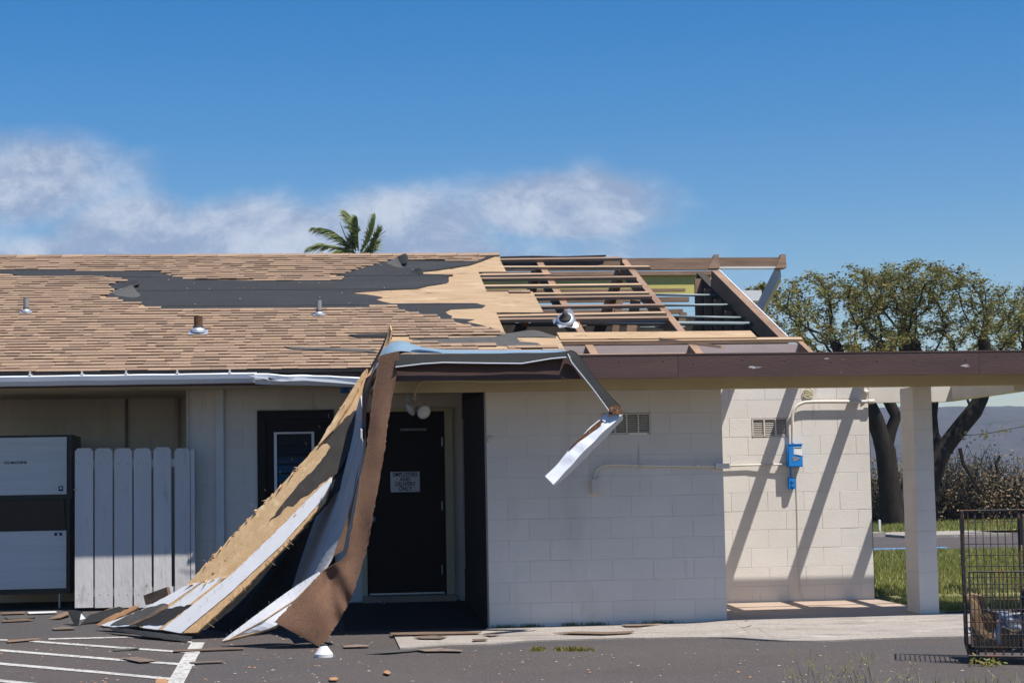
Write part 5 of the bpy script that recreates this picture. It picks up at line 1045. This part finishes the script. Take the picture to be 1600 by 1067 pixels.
# ================================================================= VEGETATION
def blades(mb, x, y, z, h, w, n=1, lean=.4):
    for _ in range(n):
        a_ = rnd.uniform(0, 6.28); l_ = rnd.uniform(0, lean)*h; hh = h*rnd.uniform(.6, 1.3); dx, dy = math.cos(a_)*l_, math.sin(a_)*l_; b_ = rnd.uniform(0, 6.28); ex, ey = math.cos(b_)*w, math.sin(b_)*w
        mb.add([(x-ex, y-ey, z), (x+ex, y+ey, z), (x+dx, y+dy, z+hh)], [(0, 1, 2)], 0, rnd.random())
mb = MB()
for k in range(26000):
    y = .25+14.6*rnd.random()**1.5; lo = 2.15 if y < 1.95 else 2.1+(y-1.9)*.18; hi = 3.3+y*.42; x = rnd.uniform(lo, hi)
    if y < 1.2 and x < 2.3: continue
    blades(mb, x, y, lawn_z(y), .06 if y < 8 else .085, .006 if y < 6 else .012)
kind(mb.build('lawn_grass', m_grass, recalc=False), 'stuff', 'short sunlit green lawn behind the pillar')
mb = MB()
for k in range(9000):
    y = rnd.uniform(26.7, 36); x = rnd.uniform(8.5, 19.5); blades(mb, x, y, .05, .10, .02)
kind(mb.build('verge_grass', m_grass, recalc=False), 'stuff', 'green grass verge beyond the far road')
# weeds: foot of shaded wall, joint of apron
mb = MB()
for k in range(420):
    x = rnd.choice((rnd.gauss(-2.2, .07), rnd.gauss(-1.95, .06), rnd.gauss(-1.55, .05), rnd.gauss(-1.3, .07), rnd.gauss(-.7, .1))); blades(mb, x, -.012-abs(rnd.gauss(0, .012)), -.02, .035, .005)
kind(mb.build('wall_foot_weeds', m_leaf, recalc=False), 'stuff', 'tiny weeds growing along the foot of the shaded wall')
mb = MB()
for k in range(420):
    px_ = rnd.choice((rnd.uniform(830, 852), rnd.uniform(866, 928), rnd.uniform(880, 910))); p = on_ground(px_, 1015.5+rnd.uniform(-1.6, 1.6), 0); blades(mb, p.x, p.y, p.z, .03, .008, lean=.9)
kind(mb.build('pavement_joint_weeds', m_weed, recalc=False), 'stuff', 'yellow-green weeds in the joint in front of the apron')
# near grass stalks with seed heads
mb = MB()
def stalk(x, y, h, lean):
    z = ground_z(y); a_ = rnd.uniform(-.9, .9)+(math.pi if rnd.random() < .55 else 0); P = [Vector((x+math.cos(a_)*lean*t*t, y+math.sin(a_)*lean*t*t*.5, z+h*t*(1-.12*t*lean/h))) for t in (0, .35, .7, 1)]
    mb.tube(P, [.0022, .002, .0017, .0014], 3, caps=False); tn = rnd.random()
    d = (P[3]-P[2]).normalized(); 
    for k in range(9):
        q = P[3]-d*(.007*k)+Vector((0, 0, -.0)); s_ = d.orthogonal()*rnd.uniform(-.010, .010); mb.add([q, q-d*.02+s_, q-d*.024-s_*.5], [(0, 1, 2)], 0, tn)
for k in range(75):
    px_ = rnd.choice((rnd.gauss(1340, 60), rnd.gauss(1300, 40), rnd.uniform(1080, 1600), rnd.gauss(1470, 70))); Y = rnd.uniform(-6.6, -5.3); p = on_z(px_, 1060, ground_z(Y)); d = ray(px_, 1060); x = (CAM+d*((Y-CAM.y)/d.y)).x
    stalk(x, Y, rnd.uniform(.12, .30)*(1.15 if 1200 < px_ < 1420 else .9), rnd.uniform(.02, .13))
for k in range(1500):
    Y = rnd.uniform(-8, -5.0); px_ = rnd.uniform(1230, 1640); d = ray(px_, 1060); x = (CAM+d*((Y-CAM.y)/d.y)).x
    dens = 1 if px_ > 1420 else .22
    if rnd.random() < dens*(.5 if Y > -5.5 else 1): blades(mb, x, Y, ground_z(Y), .07, .005)
kind(mb.build('roadside_grass', m_stalk, recalc=False), 'stuff', 'sparse seeding grass stalks along the near road edge')

import numpy as np
rs = np.random.RandomState(5)
def grow_tree(name, label, base, trunk, att, seed, leaf_n, lsize, r_tip=.012, step=.22, group='umbrella trees beyond the road', m_l=None, power=2.3, rmax=None, kill=.4, infl=1.6):
    """space colonisation: limbs grow from the trunk points towards the crown's points"""
    pos = [Vector(p) for p in trunk[0]]; par = [-1]+list(range(len(pos)-1))
    for extra in trunk[1:]:
        i0 = extra[0]; prev = i0
        for p in extra[1]: pos.append(Vector(p)); par.append(prev); prev = len(pos)-1
    A = np.array(att, float); Pn = np.array([tuple(p) for p in pos], float); alive = np.ones(len(A), bool)
    for it in range(110):
        idx = np.where(alive)[0]
        if not len(idx): break
        D = ((A[idx][:, None, :]-Pn[None, :, :])**2).sum(2); nn = D.argmin(1); dm = np.sqrt(D.min(1))
        act = dm < (infl if it > 25 else 99)
        if not act.any(): act = dm < 99
        newp = []; newpar = []
        for n_ in np.unique(nn[act]):
            sel = idx[act & (nn == n_)]; v = (A[sel]-Pn[n_]); v /= np.linalg.norm(v, axis=1)[:, None]+1e-9; d = v.mean(0)+rs.normal(0, .22, 3); d /= np.linalg.norm(d)+1e-9; q = Pn[n_]+d*step
            if ((Pn-q)**2).sum(1).min() > (step*.35)**2: newp.append(q); newpar.append(int(n_))
        if not newp: 
            alive[idx[dm < infl*1.2]] = False
            continue
        Pn = np.vstack([Pn, newp]); par += newpar
        D2 = ((A[idx][:, None, :]-np.array(newp)[None])**2).sum(2).min(1); alive[idx[D2 < kill*kill]] = False
    N_ = len(Pn); ch = [[] for _ in range(N_)]
    for i, q in enumerate(par):
        if q >= 0: ch[q].append(i)
    w = np.zeros(N_); 
    for i in range(N_-1, -1, -1): pass
    order = []; stack = [0]
    while stack: i = stack.pop(); order.append(i); stack += ch[i]
    for i in reversed(order): w[i] = (sum(w[c]**power for c in ch[i]))**(1/power) if ch[i] else r_tip
    if rmax: w = np.minimum(w*(1 if w[0] < rmax else 1), 99); w = np.where(w > .05, w*rmax/w[0]*1.0 if w[0] > 0 else w, w) if w[0] < rmax else w
    t = thing(name, label, 'tree', group); mb = MB(); done = set()
    for i in order:
        for k, c in enumerate(ch[i]):
            if c in done: continue
            chain = [i, c]; done.add(c)
            while ch[chain[-1]]:
                nx = max(ch[chain[-1]], key=lambda q: w[q])
                if nx in done: break
                chain.append(nx); done.add(nx)
            pts = [Vector(Pn[q]) for q in chain]; rr = [min(float(w[q]), float(w[c])*1.05) if j == 0 and i != 0 else float(w[q]) for j, q in enumerate(chain)]
            mb.tube(pts, rr, 8 if rr[0] > .12 else (5 if rr[0] > .03 else 3), caps=False)
    mb.build('trunk', m_bark, t, smooth=True, recalc=False)
    tips = [i for i in range(N_) if w[i] < r_tip*2.6]; mb = MB()
    per = max(1, leaf_n//max(1, len(tips)))
    for i in tips:
        p = Pn[i]; tone = rs.rand()*.4
        for _ in range(per):
            q = p+rs.normal(0, .10, 3)*[1, 1, .7]; d = rs.normal(0, 1, 3); d[2] *= .35; d /= np.linalg.norm(d); e = np.cross(d, rs.normal(0, 1, 3)*[.5, .5, 1]+[0, 0, .8]); e /= np.linalg.norm(e)+1e-9; a_ = lsize*rs.uniform(.6, 1.3); b_ = a_*.42
            mb.add([q-d*a_, q+e*b_, q+d*a_, q-e*b_], [(0, 1, 2, 3)], 0, (tone+rs.rand()*.6) % 1)
    mb.build('crown', m_l or m_leaf, t, recalc=False); return t
TY = 33.5
def tp_(x, y, dy=0): return on_y(x, y, TY+dy)
def crown_pts(cx, cy, rx, ry, n, dy=0, dr=2.6, low=.25):
    out = []
    c_ = tp_(cx, cy, dy); ex = abs(tp_(cx+rx, cy, dy).x-c_.x); ez = abs(tp_(cx, cy-ry, dy).z-c_.z)
    while len(out) < n:
        x, y, z = rs.uniform(-1, 1, 3); r = math.sqrt(x*x+y*y+z*z)
        if r > 1 or (r < .45 and rs.rand() > low): continue
        if z < -.25 and rs.rand() > .35: continue
        out.append((c_.x+x*ex, c_.y+y*dr, c_.z+z*ez))
    return out
bA = tp_(1393, 824)
attA = crown_pts(1290, 480, 105, 62, 330)+crown_pts(1335, 540, 95, 45, 150, -.5)+crown_pts(1222, 490, 48, 50, 130)+crown_pts(1330, 450, 70, 36, 130)+crown_pts(1415, 450, 95, 48, 260, .6)+crown_pts(1240, 535, 60, 25, 60)
grow_tree('umbrella_tree', 'broad umbrella tree left of the pillar with dark forked trunk', bA, [[tp_(1397, 830), tp_(1393, 790), tp_(1388, 745), tp_(1384, 705)], (3, [tp_(1376, 680), tp_(1367, 655), tp_(1352, 625), tp_(1335, 595)]), (3, [tp_(1392, 672), tp_(1400, 650), tp_(1388, 625), tp_(1375, 600)]), (1, [tp_(1412, 780, .5), tp_(1421, 740, .7), tp_(1428, 690, .8), tp_(1425, 640, .8), tp_(1420, 600, .8)])], attA, 1, 17000, .058, rmax=.34)
attB = crown_pts(1440, 470, 125, 66, 420, 1.5)+crown_pts(1500, 530, 90, 45, 130, 1)+crown_pts(1545, 490, 70, 50, 150, 1)+crown_pts(1400, 530, 80, 40, 90, 1.5)
grow_tree('umbrella_tree', 'umbrella tree behind the pillar with a thick limb leaning right', bA, [[tp_(1438, 832, 1), tp_(1442, 790, 1), tp_(1452, 750, 1), tp_(1468, 710, 1), tp_(1487, 685, 1)], (4, [tp_(1507, 660, 1), tp_(1522, 642, 1), tp_(1533, 622, 1), tp_(1540, 600, 1), tp_(1535, 575, 1)]), (4, [tp_(1510, 680, .6), tp_(1540, 678, .4), tp_(1570, 672, .2), tp_(1605, 665, 0), tp_(1650, 650, 0)]), (3, [tp_(1455, 680, 1.2), tp_(1452, 650, 1.4), tp_(1455, 615, 1.5), tp_(1450, 585, 1.5)]), (6, [tp_(1514, 630, 1), tp_(1508, 615, 1), tp_(1498, 590, 1)])], attB, 2, 17000, .058, rmax=.34)
attC = crown_pts(1620, 490, 80, 60, 260, 3)+crown_pts(1570, 545, 60, 30, 70, 3)+crown_pts(1700, 480, 90, 70, 120, 3)
grow_tree('umbrella_tree', 'umbrella tree cut off by the right edge of the picture', bA, [[tp_(1690, 828, 3), tp_(1685, 760, 3), tp_(1670, 700, 3), tp_(1655, 640, 3)], (3, [tp_(1630, 610, 3), tp_(1600, 580, 3)])], attC, 3, 10000, .058, rmax=.34)
attD = crown_pts(1188, 458, 28, 12, 40, 12, 1.2)
grow_tree('far_tree', 'small far tree top showing beside the white barge board', bA, [[tp_(1195, 800, 12), tp_(1192, 700, 12), tp_(1190, 560, 12), tp_(1188, 490, 12)]], attD, 4, 1800, .1, rmax=.2, group='far trees')
# dry storm-blown brush behind the verge
mb = MB(); tw = MB()
for k in range(1100):
    px_ = rnd.uniform(1330, 1640); Y = rnd.uniform(36.5, 42); b0 = on_y(px_, 815, Y); x = b0.x; h = rnd.uniform(1.0, 3.3)*(.7+.5*mnoise.noise(Vector((x*.4, 1, 1)))); z0 = .05
    p = Vector((x, Y, z0)); d = Vector((rnd.uniform(-.5, .5), rnd.uniform(-.4, .4), 1)).normalized(); P = [p]
    for s_ in range(5): p = p+d*h/5; d = (d+Vector((rnd.uniform(-.5, .5), rnd.uniform(-.4, .4), rnd.uniform(-.1, .2)))).normalized(); P.append(p)
    tw.tube(P, [.022, .018, .014, .01, .008, .005], 3, caps=False)
    for _ in range(26):
        q = P[rnd.randint(1, 4)].lerp(P[rnd.randint(2, 5)], rnd.random())+Vector((rnd.gauss(0, .28), rnd.gauss(0, .2), rnd.gauss(0, .2))); a_ = rnd.uniform(.03, .075); d1 = Vector((rnd.gauss(0, 1), rnd.gauss(0, 1), rnd.gauss(0, 1))).normalized(); e1 = d1.orthogonal().normalized()
        if q.z < .05: continue
        mb.add([q-d1*a_, q+e1*a_*.5, q+d1*a_, q-e1*a_*.5], [(0, 1, 2, 3)], 0, rnd.random())
off = len(mb.v); mb.v += tw.v; mb.f += [[i+off for i in f] for f in tw.f]; mb.mi += [1]*len(tw.f); mb.tint += tw.tint
kind(mb.build('dry_brush', [m_dry, m_bark], recalc=False), 'stuff', 'tangle of brown storm-stripped brush behind the verge')
# broken hanging branch near the trunk
for q, lb in (([(1500, 700), (1505, 725), (1517, 745), (1530, 765), (1545, 783)], 'long dark broken branch hanging down in the brush right of the pillar'), ([(1560, 740), (1556, 725), (1562, 712)], 'short dark broken branch standing in the brush near the right edge')):
    mb = MB(); mb.tube([tp_(x, y, -.6) for x, y in q], [.06, .05, .04, .03, .02][:len(q)], 5, caps=False); tag(mb.build('broken_branch', m_bark, recalc=False), lb, 'branch')
mb = MB(); p = on_y(1373, 822, 27); mb.box(p.x-.025, p.x+.025, 26.9, 26.95, 0, .34); mb.lathe((p.x, 26.925, .34), [(.03, 0), (.025, .02), (0, .03)], 10); tag(mb.build('marker_post', m_white), 'small white marker post on the far kerb beside the wall end', 'post')
# palm behind the ridge
pm = thing('palm_tree', 'wind-blown palm crown showing above the roof ridge', 'palm tree')
PY = 24.; pc = on_y(556, 398, PY); mb = MB(); mb.tube([(pc.x+.4, PY, 0), (pc.x+.25, PY, 3), (pc.x+.05, PY, 5.6), pc], [.17, .14, .12, .10], 10); mb.build('trunk', m_bark, pm, smooth=True)
FR = [([(553, 396), (530, 387), (505, 383), (482, 388)], 0), ([(553, 392), (537, 375), (516, 360), (490, 356)], 0), ([(555, 390), (556, 365), (550, 342), (541, 331)], 0), ([(560, 392), (559, 370), (559, 350), (558, 340)], 1), ([(563, 396), (575, 378), (583, 360), (587, 338)], 0), ([(566, 396), (580, 384), (590, 370), (594, 362)], 0), ([(566, 397), (580, 391), (590, 381)], 1), ([(548, 385), (538, 365), (531, 347)], 2), ([(556, 392), (552, 375), (560, 362)], 1), ([(556, 396), (545, 390), (528, 394)], 0)]
for fi, (q, md) in enumerate(FR):
    P = [Vector(v) for v in spline([list(on_y(x, y, PY+(-.35 if fi % 2 else .3)*i/3)) for i, (x, y) in enumerate(q)], 10)]; mb = MB(); n_ = len(P); mb.tube(P, [.02*(1-.8*i/n_) for i in range(n_)], 5)
    if md != 2:
        L = sum((P[i+1]-P[i]).length for i in range(n_-1))
        for i in range(2, n_-1):
            for sdn in (-1, 1):
                for jj in range(3):
                    t_ = (P[i+1]-P[i]).normalized(); pt = P[i].lerp(P[i+1], jj/3); side = Vector((rnd.gauss(-.25, .15), rnd.gauss(.8*sdn, .3), rnd.gauss(.1, .25))); side = (side-t_*side.dot(t_)); f_ = i/n_; ln = .36*math.sin(math.pi*min(.95, .12+f_*.85))+.06; ln *= .8 if md else 1
                    dv = (t_*.75+side*.55+Vector((-.25, 0, -.25+rnd.uniform(-.25, .15)))).normalized()*ln*rnd.uniform(.75, 1.1); e_ = dv.orthogonal().normalized()*.011; tip_ = pt+dv+Vector((0, 0, -.05))
                    mb.add([pt-e_, pt+dv*.5-e_*1.2, tip_, pt+dv*.5+e_*1.2, pt+e_], [(0, 1, 2, 3, 4)], 0, rnd.random())
    mb.build('frond', m_palm, pm, recalc=False)
# far hills
mb = MB(); vs = []; fs = []; NA = 420; NR = 40
for i in range(NA+1):
    a_ = math.radians(-75+150*i/NA)
    for j in range(NR+1):
        r = 520+900*j/NR; x = CAM.x+math.sin(a_)*r; y = CAM.y+math.cos(a_)*r
        e_ = .92*(.0415-.012*max(0, (a_-.35))*4) if a_ > .3 else .039
        h = r*e_*math.sin(min(1, j/26)*math.pi/2)**1.3*(1+.10*mnoise.noise(Vector((x*.005, y*.005, 0)))+.13*mnoise.noise(Vector((x*.02, y*.008, 3)))*(1 if j < 24 else .4)+.035*mnoise.noise(Vector((x*.06, y*.03, 3))))-1*(j == 0)
        vs.append((x, y, h if j else -2))
for i in range(NA):
    for j in range(NR): q = i*(NR+1)+j; fs.append((q, q+NR+1, q+NR+2, q+1))
mb.add(vs, fs); kind(mb.build('hills', m_hill, smooth=True, recalc=False), 'structure')
# the air between here and the hills
hz = MB(); hz.box(-1600, 1600, -200, 1600, -8, 75); hz_o = hz.build('haze', None)
hm = bpy.data.materials.new('haze'); hm.use_nodes = True; hm.node_tree.nodes.clear(); vo = hm.node_tree.nodes.new('ShaderNodeVolumePrincipled'); vo.inputs['Density'].default_value = .00025; vo.inputs['Color'].default_value = (.75, .85, 1, 1); vo.inputs['Anisotropy'].default_value = .2
oo_ = hm.node_tree.nodes.new('ShaderNodeOutputMaterial'); hm.node_tree.links.new(vo.outputs[0], oo_.inputs['Volume']); hz_o.data.materials.clear(); hz_o.data.materials.append(hm); hz_o['kind'] = 'stuff'
